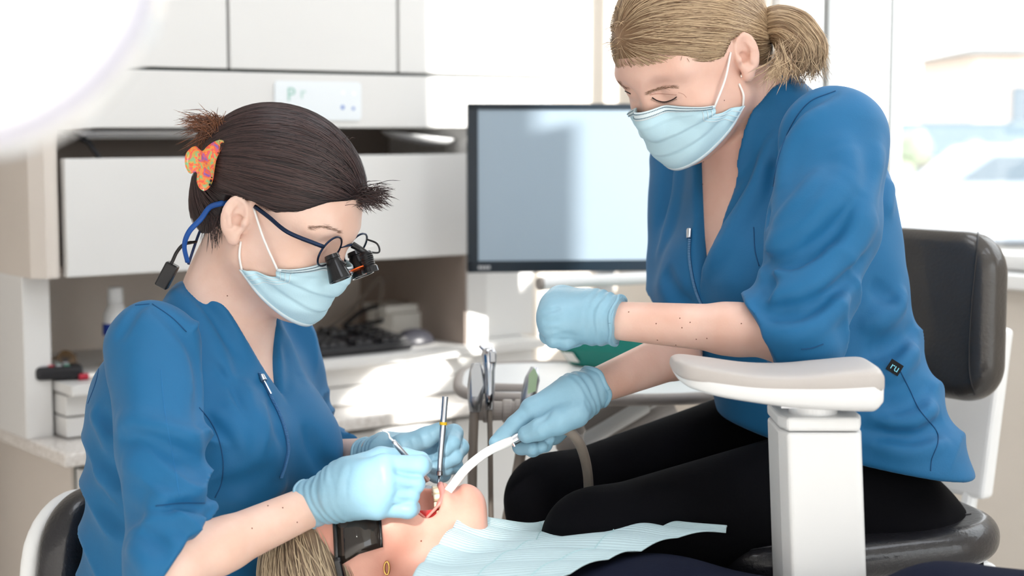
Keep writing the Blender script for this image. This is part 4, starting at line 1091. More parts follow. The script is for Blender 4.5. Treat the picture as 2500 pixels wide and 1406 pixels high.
for dd, sc_ in ((1.925, .90), (1.923, 1.0), (1.929, 1.0), (1.931, .9)):
    lay.append([P(cxp + (a - cxp) * sc_, cyp + (b_ - cyp) * sc_, dd + .00025 * abs(b_ - cyp) * .6) for a, b_ in ol])
vv = sum(lay, []); ff = [(i * n_ + k, i * n_ + (k + 1) % n_, (i + 1) * n_ + (k + 1) % n_, (i + 1) * n_ + k) for i in range(3) for k in range(n_)] + [tuple(range(n_ - 1, -1, -1)), tuple(3 * n_ + k for k in range(n_))]
cm.add(vv, ff); clip = cm.build('claw_clip', clipm, D, smooth=False)
for k in range(9):
    q = P(532 - k * 3.4 + (k * .9 if k > 4 else 0), 375 + k * 9.5, 1.93); cmx = MB(); cmx.tube([q, q + V(.009, .018, 0)], [.0016, .0008], 6); cmx.build('tooth', M['black_pl'], clip)

# mask
er = [pick(bD, 620, 506, .001), pick(bD, 588, 590, .001)]
er = [e if e is not None else earD for e in er]
mk, GM = face_mask(CD, RDn, D, -1, er, bD)
# brow, lashes
def brow(bv, pl, parent, mm, n=70, w=5, L=.005, nm='eyebrow'):
    c = cat_rom([V(a, b, 0) for a, b in pl], 10); paths = []
    for k in range(n):
        q = c[random.randrange(len(c) - 1)]; j = q + V(random.gauss(0, 2), random.gauss(0, w * .4), 0)
        p = pick(bv, j[0], j[1], .0005)
        if p is None: continue
        i = min(len(c) - 2, max(0, int(len(c) * .5))); t = c[-1] - c[0]; t = t / np.linalg.norm(t)
        e = pick(bv, j[0] + t[0] * L * 2000, j[1] + t[1] * L * 2000 + random.gauss(0, 2), .0008)
        if e is None or np.linalg.norm(e - p) > .02: continue
        mid = (p + e) / 2 + V(0, -.0004, 0); pp = [p, mid, e]; paths.append((pp, [V(0, -1, 0)] * 3))
    if paths: o = strands(nm, parent, mm, paths, .0002); o['kind'] = 'stuff'
hb = mat('brow hair', '5a4032', .6, attr='rnd', col2='8a6a52')
brow(bD, [(752, 556), (790, 553), (830, 566)], bodyD, hb, 130)
line_on(bD, [(742, 586), (757, 592), (775, 600)], .0009, M['lash'], 'eyelashes', bodyD)
for k in range(14):
    q = pick(bD, 742 + k * 2.0, 586 + k * 1.0, 0)
    if q is not None: mm_ = MB(); mm_.tube([q, q + V(-.003 + k * .0004, -.004, -.001)], [.0003, .0001], 4); mm_.build('lash', M['lash'], bodyD)

# loupes
LP = MB(); fr_m = mat('dark blue metal frame', '1d2c46', .25, metal=.7); blk = mat('satin black metal', '151518', .3, metal=.3, coat=.3)
cr = P(805, 612, 1.925); cl_ = P(858, 590, 1.985)      # lens centres
fdir = RDn[:, 0]; udir = RDn[:, 2]; ldir = RDn[:, 1]
cr = gD(.097, -.033, .019); cl_ = gD(.097, .033, .019)
ring = [cr + ldir * .0235 * math.cos(a) + udir * .020 * math.sin(a) for a in np.linspace(0, 2 * math.pi, 40)]
m = MB(); m.tube(ring, .0013, 8, cap=False); lou = m.build('loupes', fr_m, D, smooth=True)
lou['label'] = 'dark framed magnifying loupes with black barrels and headlight'
ring2 = [cl_ + ldir * .0235 * math.cos(a) + udir * .020 * math.sin(a) for a in np.linspace(0, 2 * math.pi, 40)]
m = MB(); m.tube(ring2, .0013, 8, cap=False); m.build('rim', fr_m, lou, smooth=True)
for c in (cr, cl_):
    m = MB(); m.lathe(c, fdir, [(-.0006, .0001), (-.0006, .021), (.0006, .021), (.0006, .0001)], 32); m.build('lens', M['pane'], lou)
    bdir = un(fdir * .80 - udir * .60); b0 = c + fdir * .002 - udir * .004 + (ldir * .004 if c is cr else -ldir * .004)
    m = MB(); m.lathe(b0, bdir, [(0, .0085), (.005, .0095), (.0055, .0085), (.008, .0092), (.030, .0140), (.0320, .0140), (.0320, .0126), (.029, .0120), (.029, .0001)], 32); m.build('barrel', blk, lou, smooth=False)
    m = MB(); m.lathe(b0 + bdir * .0292, bdir, [(0, .0119), (.0008, .0115), (.001, .0001)], 32); m.build('objective', mat('coated glass', 'e6b4a4', .08, metal=.2, coat=1), lou, smooth=True)
    m = MB(); m.box(b0 + bdir * .014 + udir * .009 * .8 + fdir * .007, (.004, .003, .003), RDn); m.build('hinge', blk, lou, bevel=.001)
m = MB(); m.tube(cat_rom([cr + ldir * .0235 + udir * .004, gD(.105, 0, .031), cl_ - ldir * .0235 + udir * .004], 6), .0014, 8); m.build('bridge', fr_m, lou, smooth=True)
tend = pick(bD, 625, 503, .003); tend = tend if tend is not None else earD
hp = cr - ldir * .0235 + udir * .008
m = MB(); m.tube(cat_rom([hp + ldir * .002, hp - ldir * .005 - fdir * .008, gD(.058, -.0775, .025), gD(.028, -.0795, .028), tend], 6), .0018, 8, flat=(udir, 1.5)); m.build('temple', fr_m, lou, smooth=True)
# headlight between the barrels
hb0 = gD(.121, .010, .028); hbd = un(fdir * .72 - udir * .70)
m = MB(); m.tube([gD(.104, .002, .030), gD(.114, .005, .030), hb0], [.0045, .0038, .004], 8); m.build('light_bracket', blk, lou, bevel=.0008)
m = MB(); m.lathe(hb0, hbd, [(-.002, .006), (0, .0075)] + [(.002 + i * .0012, .0078 if i % 2 else .0084) for i in range(12)] + [(.0175, .0100), (.0235, .0105), (.024, .0092), (.022, .009), (.022, .0001)], 28); m.build('headlight', blk, lou)
m = MB(); m.lathe(hb0 + hbd * .0222, hbd, [(0, .0088), (.0012, .0085), (.0014, .0001)], 28); m.build('light_lens', mat('bright glass', 'f2f6f8', .05, coat=1), lou)
ocl = mat('orange filter', 'ff6a1c', .12, coat=.6); oc = hb0 + hbd * .024 - fdir * .016 - udir * .004
m = MB(); m.lathe(oc - ldir * .004, un(hbd + udir * .2), [(0, .0002), (.0002, .0115), (.0016, .012), (.0018, .0002)], 28); m.build('orange_filter', ocl, lou)
m = MB(); m.tube([oc + fdir * .010, hb0 + hbd * .02], .0018, 6); m.build('filter_hinge', ocl, lou)
m = MB(); m.tube(cat_rom([gD(.110, .02, .040), gD(.124, .022, .042), gD(.131, .022, .034), hb0 - hbd * .002], 6), .0012, 6); m.build('light_wire', blk, lou, smooth=True)
m = MB(); m.box(gD(.116, .034, .036), (.0015, .008, .006), RDn @ np.array([[.8, 0, .6], [0, 1, 0], [-.6, 0, .8]])); m.build('side_shield', M['pane'], lou)
# blue strap and cord behind the head
q = [pick(bh, 562, 490, .002), pick(bh, 540, 495, .002), pick(bh, 515, 505, .002)]; q = [x for x in q if x is not None]
q = [x + V(0, -.001, 0) for x in q]
m = MB(); m.tube(cat_rom(q + [P(490, 535, 1.95), P(462, 565, 1.95), P(450, 600, 1.96), P(458, 640, 1.97)], 6), .0021, 8, flat=(V(0, 0, 1), 1.6)); m.build('strap', M['blueband'], lou, smooth=True)
m = MB(); m.tube(cat_rom([P(512, 520, 2.0), P(490, 560, 2.0), P(475, 600, 1.99), P(460, 645, 1.98)], 6), .0017, 8); m.build('strap', mat('navy strap', '1d2f57', .5), lou, smooth=True)
m = MB(); m.tube(cat_rom([P(480, 590, 1.99), P(450, 596, 1.98), P(432, 615, 1.98), P(420, 640, 1.98), P(405, 665, 1.98)], 6), [.0018, .0018, .0018] + [.0022] * 22, 6); m.build('cord', blk, lou, smooth=True)
m = MB(); m.box(P(408, 672, 1.985), (.008, .008, .016), np.array(Matrix.Rotation(.5, 3, 'Y'))); m.build('battery_clip', blk, lou, bevel=.002)
# ear stud of skin creases is left to the sculpt; moles
for px_, py_ in ((742, 1212), (725, 1275), (654, 1235), (555, 722), (615, 1290), (690, 1240)):
    q = pick(bD, px_, py_, -.0002)
    if q is not None: m = MB(); m.lathe(q, V(0, -1, 0), [(-.0006, .0011), (.0003, .0008), (.0005, .0001)], 8); m.build('mole', M['mole'], bodyD)
# zip, seams
zl = [(632, 912), (655, 960), (680, 1010), (695, 1055), (701, 1095), (695, 1130), (684, 1165)]
line_on(bvD, zl, .0022, M['seam'], 'zip', tun, .0003)
q = picks(bvD, zl, .0022, 14); mb = MB()
for a in q: mb.box(a, (.0016, .0012, .0005))
o = mb.build('zip_teeth', mat('blue zip teeth', '3f79ad', .4), tun, fix=False); o['kind'] = 'stuff'
line_on(bvD, [(712, 1320), (735, 1350), (750, 1400)], .0022, M['seam'], 'zip', tun, .0003)
zp = [pick(bvD, a, b_, .004) for a, b_ in ((634, 920), (640, 935), (655, 964))]
if all(x is not None for x in zp):
    m = MB(); m.tube(zp[:2], [.0032, .004], 8); m.build('zip_slider', M['steel'], tun, bevel=.0005)
    m = MB(); m.tube(zp[1:], [.002, .0026], 8, flat=(V(1, 0, 0), .6)); m.build('zip_pull', M['chrome'], tun)
for pl in ([(486, 995), (515, 1030), (535, 1075), (545, 1130), (540, 1180), (525, 1215)], [(372, 742), (420, 775), (455, 810)], [(246, 870), (235, 930), (215, 985)], [(330, 745), (365, 742)], [(380, 1235), (440, 1228), (500, 1228)]):
    line_on(bvD, pl, .0007, M['seam'], 'seam', tun, .0002)
line_on(bvD, [(392, 900), (402, 1000), (425, 1130), (438, 1210)], .0006, M['seam_l'], 'sleeve_crease', tun, -.0001)

# trousers below the frame
hipD = HcD - wD * .06
tr = [('add', ell(hipD, (.15, .17, .13), np.stack([fD, lD, V(0, 0, 1)], 1)), 0)]
for k in (-1, 1):
    kn_ = hipD + fD * .42 + lD * k * .19 + V(0, 0, -.02); ft = kn_ + fD * .02; ft[2] = .08
    tr += [('add', cone(hipD + lD * k * .09, kn_, .085, .06), .04), ('add', cone(kn_, ft, .058, .045), .03), ('add', cone(ft, ft + fD * .14 - V(0, 0, .035), .045, .035), .02)]
v, f = solve(tr, .007).mesh(1); mobj('trousers', v, f, M['trouser'], D, smooth=True)

# gloves: near (right) hand
d0 = 1.805
mcp = [P(936, 1138, d0 - .001), P(942, 1172, d0 - .007), P(937, 1208, d0 - .006), P(922, 1238, d0 + .001)]
pip = [P(1022, 1138, d0 + .012), P(1012, 1181, d0 + .008), P(1000, 1210, d0 + .008), P(996, 1243, d0 + .006)]
dip = [P(1030, 1135, d0 + .035), P(1012, 1178, d0 + .034), P(1000, 1206, d0 + .034), P(1004, 1240, d0 + .024)]
tip = [P(1015, 1145, d0 + .055), P(992, 1172, d0 + .052), P(980, 1200, d0 + .050), P(998, 1236, d0 + .038)]
thm = [P(850, 1150, d0 + .025), P(930, 1120, d0 + .042), P(985, 1118, d0 + .050), P(1028, 1122, d0 + .052)]
ho = hand_ops(P(830, 1200, d0 + .018), mcp, pip, dip, tip, thm, [.0118, .0112, .0106, .0102, [.016, .013, .0112, .0095]], wr=(.023, .022), r_m=.0126)
fg = [([(958, 1145), (985, 1158), (1030, 1163)], -.0022, .0035), ([(960, 1180), (990, 1194), (1022, 1194)], -.0022, .0035), ([(955, 1212), (985, 1223), (1010, 1222)], -.002, .0035),
      ([(845, 1130), (830, 1170), (825, 1220), (840, 1255)], .0012, .003), ([(858, 1135), (845, 1180), (845, 1230)], -.001, .0028), ([(800, 1150), (790, 1200), (800, 1250)], .0012, .0035), ([(770, 1165), (768, 1210), (785, 1270)], -.0010, .003)]
g1, bg1 = glove(D, 'glove', ho, P(825, 1205, d0 + .02), P(752, 1232, d0 + .036), .0255, .0275, fg)
# far (left) hand holding the mirror
d0 = 2.0
mcp = [P(1042, 1078, d0 + .030), P(1050, 1105, d0 + .032), P(1045, 1132, d0 + .030), P(1030, 1152, d0 + .022)]
pip = [P(1108, 1058, d0 + .010), P(1122, 1092, d0 + .010), P(1108, 1135, d0 + .008), P(1082, 1158, d0 + .002)]
dip = [P(1103, 1082, d0 - .014), P(1108, 1115, d0 - .014), P(1085, 1143, d0 - .014), P(1066, 1162, d0 - .012)]
tip = [P(1086, 1098, d0 - .024), P(1084, 1130, d0 - .022), P(1060, 1141, d0 - .022), P(1052, 1160, d0 - .018)]
thm = [P(940, 1108, d0 + .005), P(985, 1090, d0 - .012), P(1040, 1068, d0 - .022), P(1073, 1051, d0 - .028)]
ho = hand_ops(P(945, 1115, d0 + .02), mcp, pip, dip, tip, thm, [.0112, .0112, .0105, .009, [.017, .015, .0120, .0102]], wr=(.023, .02), r_m=.012)
fg = [([(975, 1075), (985, 1095), (980, 1115)], .001, .0025), ([(1000, 1065), (1010, 1085), (1008, 1110)], .001, .0025), ([(1025, 1058), (1034, 1075), (1036, 1095)], .001, .0025), ([(1048, 1050), (1056, 1065), (1058, 1080)], .001, .0025)]
g2, bg2 = glove(D, 'glove', ho, P(940, 1112, d0 + .02), P(895, 1122, d0 + .045), .024, .0265, fg)

# ------------------------------------------------------------------ instruments held by the dentist
t = thing('dental_mirror', 'steel mouth mirror with yellow ring held upright in gloved fingers', 'dental tool', P(1073, 1190, 1.955))
mp = [P(1087, 968, 1.962), P(1080, 1060, 1.960), P(1076, 1110, 1.958), P(1073, 1150, 1.955), P(1073, 1153, 1.955), P(1071, 1188, 1.95)]
m = MB(); m.tube(mp[:4], [.0036, .0036, .0033, .0030], 16); m.build('handle', M['steel'], t, smooth=False)
m = MB(); m.tube([mp[3], P(1073, 1160, 1.955)], .0036, 16); m.build('ferrule', M['chrome'], t)
m = MB(); m.tube([P(1073, 1158, 1.955), P(1070, 1186, 1.95), P(1064, 1194, 1.945)], [.0017, .0015, .0014], 10); m.build('shank', M['chrome'], t, smooth=True)
m = MB(); m.tube([P(1082.5, 1030, 1.961), P(1082, 1037, 1.961)], .0045, 16); m.build('ring', mat('yellow ring', 'e3b81f', .4), t)
m = MB(); m.lathe(P(1050, 1199, 1.925), un(V(.35, -.25, .8)), [(0, .0002), (.0004, .0088), (.0014, .0095), (.002, .009), (.0021, .0002)], 28); m.build('mirror_head', M['chrome'], t)
t = thing('scaler', 'thin steel scaler with hooked tip held above the near glove', 'dental tool', P(1000, 1125, 1.84))
m = MB(); m.tube([P(960, 1075, 1.835), P(966, 1085, 1.836), P(990, 1112, 1.842), P(1045, 1172, 1.86)], [.0022, .0032, .0034, .0030], 14); m.build('handle', M['steel'], t, smooth=True)
m = MB(); m.tube(cat_rom([P(962, 1078, 1.835), P(952, 1069, 1.834), P(950, 1062, 1.834), P(946, 1056, 1.834), P(932, 1050, 1.834)], 4), [.0014] * 5 + [.0012] * 6 + [.0009] * 5 + [.0005], 8); m.build('hook', mat('bright steel', 'e6e6e6', .2, metal=.8), t, smooth=True)

# ------------------------------------------------------------------ the assistant
A = thing('person', 'person in blue tunic with blonde ponytail and mask leaning on armrest', 'person', P(2100, 1300, 2.12))
aA, pA = math.radians(40), math.radians(33)
FA = V(-math.cos(pA) * math.cos(aA), -math.cos(pA) * math.sin(aA), -math.sin(pA)); UA = V(-math.sin(pA) * math.cos(aA), -math.sin(pA) * math.sin(aA), math.cos(pA))
_r = np.array(Matrix.Rotation(.06, 3, Vector(FA)))
RA = frame(FA, _r @ UA)
earA = P(1806, 150, 1.99); CA = earA - RA[:, 1] * .074
gA = lambda x, y, z: CA + RA @ V(x, y, z)
NcA = P(1835, 275, 2.10); HcA = P(2085, 1200, 2.13); wA = un(NcA - HcA); LA = np.linalg.norm(NcA - HcA)
fA = V(-.83, -.56, 0); fA = un(fA - wA * (fA @ wA)); lA = np.cross(wA, fA)
st = [(-.05, 0, .13, .108, .186), (.03, 0, .135, .112, .182), (.10, 0, .13, .108, .166), (.18, .0, .135, .105, .152), (.25, .0, .150, .108, .155), (.31, 0, .155, .118, .162), (.37, -.005, .135, .122, .162), (LA - .07, -.012, .105, .110, .150), (LA - .03, -.012, .085, .090, .12), (LA + .01, -.006, .068, .068, .074), (LA + .05, .0, .056, .058, .058)]
torso = [('add', loft(HcA, wA, fA, lA, st), 0)]
for k in (-1, 1): torso.append(('add', ell(HcA + wA * .30 + fA * .095 + lA * k * .062, (.068, .062, .07), np.stack([fA, lA, wA], 1)), .05))
s1, e1, w1 = P(2035, 345, 1.95), P(1945, 815, 1.86), P(1468, 780, 1.915)
m1 = P(2010, 560, 1.90)
s2, e2, w2 = P(1690, 400, 2.22), P(1668, 770, 2.16), P(1455, 943, 1.96)
e2b = P(1650, 865, 2.06)
sl1 = ([('add', cone(s1, m1, .066, .062), .02), ('add', cone(m1, e1, .062, .054), .02), ('add', cone(e1, e1 + (w1 - e1) * .4, .046, .040), .03)], P(1857, 822, 1.86), V(-.92, 0, -.39))
sl2 = ([('add', cone(s2, e2, .058, .05), .02)], P(1690, 745, 2.14), V(-.25, 0, -.97))
hvA = LA - .185
def cutA(X, Y, Z):
    x, y, z = X - HcA[0], Y - HcA[1], Z - HcA[2]
    h = x * wA[0] + y * wA[1] + z * wA[2]; f = x * fA[0] + y * fA[1] + z * fA[2]; l = x * lA[0] + y * lA[1] + z * lA[2]
    v = np.abs(l + .004) * .94 - (h - hvA) * .30
    rem = np.maximum(v, .0 - f)
    return np.maximum(-rem, h - (LA + .045) + np.maximum(f, 0) * .4)
def hemA(X, Y, Z):
    a, b, c = P(1780, 1062, 2.02), P(2200, 1155, 1.98), P(2335, 1085, 2.27)
    n = un(np.cross(b - a, c - a)); n = -n if n[2] > 0 else n
    return (X - a[0]) * n[0] + (Y - a[1]) * n[1] + (Z - a[2]) * n[2]
foldsA = [([(1862, 630), (1900, 640), (1960, 625), (2040, 570)], -.008, .009), ([(1862, 660), (1930, 668), (2020, 620), (2070, 570)], .006, .012), ([(2150, 350), (2120, 480), (2060, 600)], .005, .012), ([(2010, 420), (1960, 480), (1890, 560)], .006, .010), ([(2040, 440), (1985, 515), (1905, 590)], -.005, .009), ([(1845, 240), (1800, 330), (1740, 440), (1715, 520)], .006, .009), ([(1835, 380), (1800, 430), (1760, 490), (1728, 550)], -.006, .009), ([(1890, 330), (1855, 420), (1795, 520), (1745, 600)], .006, .010), ([(1845, 745), (1880, 760), (1940, 750)], -.007, .009), ([(2040, 215), (1950, 270), (1900, 370), (1880, 480), (1872, 600)], -.006, .011), ([(2010, 260), (1930, 350), (1905, 470)], .004, .014),
          ([(2060, 420), (1990, 520), (1900, 590), (1870, 640)], .009, .016), ([(2100, 470), (2040, 570), (1960, 640), (1880, 680)], -.006, .014), ([(2130, 520), (2080, 610), (2000, 680), (1900, 720), (1850, 735)], .008, .016), ([(2110, 620), (2050, 700), (1960, 760), (1880, 775)], -.007, .013),
          ([(2080, 690), (2020, 770), (1940, 815), (1870, 815)], .007, .014), ([(1870, 640), (1880, 700), (1850, 745)], -.006, .01), ([(2050, 330), (2080, 450), (2070, 560)], .004, .018),
          ([(1830, 250), (1790, 380), (1730, 500), (1700, 560)], .006, .014), ([(1850, 390), (1825, 450), (1770, 540), (1710, 620)], -.005, .012), ([(1880, 380), (1840, 480), (1780, 580), (1715, 680)], .006, .014), ([(1880, 520), (1830, 600), (1770, 680)], -.004, .013),
          ([(1660, 380), (1655, 470), (1630, 570), (1610, 620)], .004, .012), ([(1640, 380), (1630, 470), (1605, 560)], -.004, .010), ([(1620, 660), (1650, 720), (1690, 750)], -.004, .012),
          ([(2170, 420), (2160, 520), (2120, 620)], .004, .014), ([(2210, 720), (2170, 770), (2110, 790)], .007, .014), ([(2250, 790), (2200, 840), (2120, 860)], -.006, .013), ([(2190, 740), (2130, 700)], -.004, .012),
          ([(2240, 850), (2190, 900), (2140, 900)], .006, .014), ([(2300, 930), (2230, 980), (2140, 1010)], -.004, .014), ([(2330, 1010), (2250, 1060), (2180, 1060), (2110, 1045)], -.007, .014), ([(2300, 1000), (2210, 1035), (2120, 1030)], .006, .014), ([(2320, 1070), (2220, 1100), (2120, 1075)], .004, .014)]
def waistA(X, Y, Z):
    x, y, z = X - HcA[0], Y - HcA[1], Z - HcA[2]; h = x * wA[0] + y * wA[1] + z * wA[2]; l = x * lA[0] + y * lA[1] + z * lA[2]; f = x * fA[0] + y * fA[1] + z * fA[2]
    e = np.clip((.27 - h) / .08, 0, 1) * np.clip((h - .0) / .05, 0, 1) * np.clip((.06 - f) / .06, 0, 1)
    return .0050 * e * (1 - 2 * np.abs(np.sin(math.pi * (h * 13 + .6 * np.sin(l * 18 + 1) + .35 * np.sin(f * 25)))) ** .8)
v, f, bvA = make_tunic(torso, [sl1, sl2], .03, [(a_, b_ * 1.45, c_) for a_, b_, c_ in foldsA], [cutA, hemA], disp=[limb_folds(s1, e1, .45, 1.1, 4.0, .0042, 8, width=.10), waistA])
tunA = mobj('tunic', v, f, M['tunic'], A, smooth=True)
ops = head_ops(CA, RA, 1.0, nose=True)
ops += [('add', cone(gA(-.022, 0, -.035), NcA, .050, .056), .03), ('add', cone(NcA, NcA - wA * .07, .058, .085, fA, .62), .04)]
sh_ = [(h, c, a - .013, b - .014, r - .014) for h, c, a, b, r in st if h > .12]
ops += [('add', loft(HcA, wA, fA, lA, sh_[:-2] + [(LA - .01, -.010, .046, .05, .06)]), .02)]
ops += [('add', cone(s1, m1, .044, .040), .02), ('add', cone(m1, e1, .040, .036), .01), ('add', cone(e1, e1 + (w1 - e1) * .35, .0315, .0285), .02), ('add', cone(e1 + (w1 - e1) * .3, w1, .0285, .0215), .012)]
ops += [('add', cone(s2, e2, .04, .034), .02), ('add', cone(e2, e2b, .033, .030), .02), ('add', cone(e2b, w2, .0305, .0215), .012)]
v, f = solve(ops, .0021).mesh(1); bA = bvh_of((v, f)); bodyA = mobj('body', v, f, M['skin2'], A, smooth=True)
# hair
HLA = [(-.13, -.055), (-.075, -.06), (-.05, -.045), (-.040, -.03), (-.036, .018), (.0, .034), (.02, .020), (.045, .024), (.07, .040), (.11, .070)]
ho = [('add', ell(gA(-.008, 0, .050), (.101, .0805, .086), RA), 0), ('add', ell(gA(-.06, 0, .02), (.055, .062, .07), RA), .03), ('add', ell(gA(-.055, 0, -.025), (.035, .05, .04), RA), .03)]
Sh = solve(ho, .0025); hairline(Sh, CA, RA, HLA); hv_ = Sh.mesh(1); bhA = bvh_of(hv_)
hairA = mobj('hair', hv_[0], hv_[1], M['cap_b'], A, smooth=True)
tie = P(1862, 95, 2.08)
V0 = hv_[0]; loc = (V0 - CA) @ RA; paths = []
lim = np.interp(loc[:, 0], *np.array(HLA).T)
cand = np.where(loc[:, 2] > lim + .005)[0]
for i in RNG.choice(cand, 6800):
    p, n = flow(bhA, V0[i], tie, 15, .010, RNG.uniform(.0002, .003), .25, .012)
    if len(p) > 3: paths.append((p, n))
fr = np.where((loc[:, 2] < lim + .010) & (loc[:, 2] > lim + .003) & (loc[:, 0] > -.03))[0]
for i in RNG.choice(fr, 1000):
    p, n = flow(bhA, V0[i], tie, 20, .011, RNG.uniform(.0004, .0035), .3, .012)
    if len(p) > 3: paths.append((p, n))
o = strands('hair_strands', hairA, M['hair_b'], paths, .00042); o['kind'] = 'stuff'
pony = [P(1850, 92, 2.07), P(1888, 62, 2.05), P(1930, 75, 2.04), P(1965, 118, 2.035), P(1975, 165, 2.03)]
kn = solve([('add', cone(pony[i], pony[i + 1], r0, r1), .015) for i, (r0, r1) in enumerate(((.009, .016), (.016, .020), (.020, .018), (.018, .006)))], .0025).mesh(1)
pt = mobj('ponytail', kn[0], kn[1], M['cap_b'], A, smooth=True)
paths = []
cpath = cat_rom(pony, 5)
for k in range(2600):
    an = random.uniform(0, 2 * math.pi); rr = random.uniform(.72, 1.12); nr = []; pts = []; tw = random.uniform(-.6, .6); end = random.randint(13, len(cpath))
    for i, c in enumerate(cpath[:end]):
        rad = np.interp(i / len(cpath), [0, .25, .5, .75, 1], [.010, .022, .027, .026, .016]) * rr; a2 = an + tw * i / len(cpath)
        t_ = un(cpath[min(i + 1, len(cpath) - 1)] - cpath[max(i - 1, 0)]); u = un(np.cross(t_, V(0, 1, 0))); w_ = np.cross(t_, u)
        rv = math.cos(a2) * u + math.sin(a2) * w_; pts.append(c + rad * rv); nr.append(rv)
    if random.random() < .5: 
        e_ = pts[-1]; dv = V(random.uniform(-.02, .015), random.gauss(0, .006), -random.uniform(.008, .03)); pts += [e_ + dv * .5, e_ + dv]; nr += [nr[-1]] * 2
    paths.append((pts, nr))
for k in range(160):
    a = P(1905 + random.gauss(0, 12), 130 + random.gauss(0, 14), 2.01); b = P(1895 + random.gauss(0, 26), 190 + random.gauss(0, 14), 1.99)
    c = cat_rom([a, (a + b) / 2 + V(random.gauss(.002, .004), -.006, 0), b], 5); paths.append((c, [V(0, -1, 0)] * len(c)))
o = strands('hair_strands', pt, M['hair_b'], paths, .0004); o['kind'] = 'stuff'
paths = []
for k in range(60):
    r = random.random()
    if r < .7: a = pick(bhA, random.uniform(1475, 1530), random.uniform(20, 130)); dv = V(-random.uniform(.004, .016), -.004, random.uniform(-.012, .004))
    else: a = pick(bhA, random.uniform(1500, 1750), random.uniform(120, 190)); dv = V(random.uniform(-.01, .02), -.006, -random.uniform(.003, .012))
    if a is None: continue
    c = cat_rom([a, a + dv * .5 + V(0, -.001, .002), a + dv], 5); paths.append((c, [V(0, -1, 0)] * len(c)))
o = strands('flyaway_hair', hairA, M['hair_b'], paths, .0003); o['kind'] = 'stuff'
er = [pick(bA, 1782, 128, .001), pick(bA, 1803, 205, .001)]
er = [e if e is not None else earA for e in er]
mkA, GA_ = face_mask(CA, RA, A, 1, er, bA)
brow(bA, [(1575, 228), (1610, 216), (1652, 212)], bodyA, mat('light brow hair', '6a4c3a', .6, attr='rnd', col2='9a7a5e'), 170)
line_on(bA, [(1592, 238), (1606, 246), (1624, 249), (1642, 243), (1652, 236)], .0007, M['lash'], 'eyelashes', bodyA)
for k in range(26):
    q = pick(bA, 1594 + k * 2.2, 239 + 10 * math.sin(math.pi * k / 25), 0)
    if q is not None: mm_ = MB(); mm_.tube([q, q + V(-.002 + k * .00012, -.003, -.0022), q + V(-.0035 + k * .0002, -.005, -.0026)], [.0003, .0002, .0001], 4); mm_.build('lash', M['lash'], bodyA)
line_on(bA, [(1586, 232), (1606, 229), (1630, 230), (1652, 232)], .0005, M['crease'], 'lid_crease', bodyA, -.0002)
line_on(bA, [(1656, 226), (1668, 230), (1676, 238)], .0004, M['crease'], 'lid_crease', bodyA, -.0002)
line_on(bA, [(1522, 218), (1530, 224), (1540, 229)], .0008, M['lash'], 'eyelashes', bodyA)
brow(bA, [(1508, 196), (1518, 206), (1532, 216)], bodyA, hb, 60)
q = pick(bA, 1810, 187, .001)
if q is not None:
    m = MB(); m.lathe(q - V(0, 0, 0), un(RA[:, 1]), [(0, .0024), (.001, .0026), (.002, .0016), (.0022, .0001)], 16); m.build('ear_stud', mat('crystal stud', 'f2e6dc', .08, metal=.6), bodyA)
for px_, py_ in ((1535, 762), (1602, 790), (1660, 777), (1685, 787), (1700, 828), (1726, 826), (1650, 842), (1665, 800), (1810, 790), (1722, 372), (1718, 395), (1716, 450), (1768, 245), (1605, 830)):
    q = pick(bA, px_, py_, -.0002)
    if q is not None: m = MB(); m.lathe(q, V(0, -1, 0), [(-.0006, .0010), (.0003, .0008), (.0005, .0001)], 8); m.build('mole', M['mole'], bodyA)
zl = [(1687, 560), (1684, 620), (1690, 670), (1702, 715), (1722, 757)]
line_on(bvA, zl, .0020, M['seam'], 'zip', tunA, .0002)
q = picks(bvA, zl, .0018, 14); mb = MB()
for a in q: mb.box(a, (.0014, .0012, .0005))
if q: o = mb.build('zip_teeth', mat('pale zip teeth', '6f9fc8', .4), tunA, fix=False); o['kind'] = 'stuff'
zp = [pick(bvA, a, b_, .003) for a, b_ in ((1687, 562), (1685, 584))]
if all(x is not None for x in zp): m = MB(); m.tube(zp, [.0035, .003], 8); m.build('zip_pull', M['chrome'], tunA, bevel=.0005)
for pl in ([(2040, 222), (1975, 250), (1930, 310), (1900, 390), (1885, 480), (1878, 560)], [(1945, 200), (1990, 205), (2022, 220), (2060, 228), (2100, 250)], [(1840, 555), (1845, 620), (1868, 690)], [(2105, 680), (2120, 740), (2150, 800), (2155, 840), (2195, 870)], [(2195, 900), (2220, 950), (2245, 1000), (2285, 1050), (2290, 1080), (2275, 1120), (2272, 1150)], [(1956, 852), (1980, 850), (2010, 840)]):
    line_on(bvA, pl, .0008, M['seam'], 'seam', tunA, .0002)
# black side tag
tg = pick(bvA, 2183, 898, .002)
if tg is not None:
    n_ = V(.05, -1, .1); ux = un(V(.82, .05, -.52)); uz = un(np.cross(ux, un(n_)) * -1); uz = uz if uz[2] > 0 else -uz
    Rt = np.stack([ux, np.cross(uz, ux), uz], 1)
    m = MB(); m.box(tg, (.0085, .0006, .0072), Rt); lab = m.build('side_tag', mat('black woven tag', '05070c', .8), tunA)
    text('ru', .013, np.stack([ux, uz, np.cross(ux, uz)], 1), tg - Rt[:, 1] * .0009 * np.sign(Rt[1, 1]), mat('cyan thread', '7fd3e8', .7), 'tag_letters', lab)
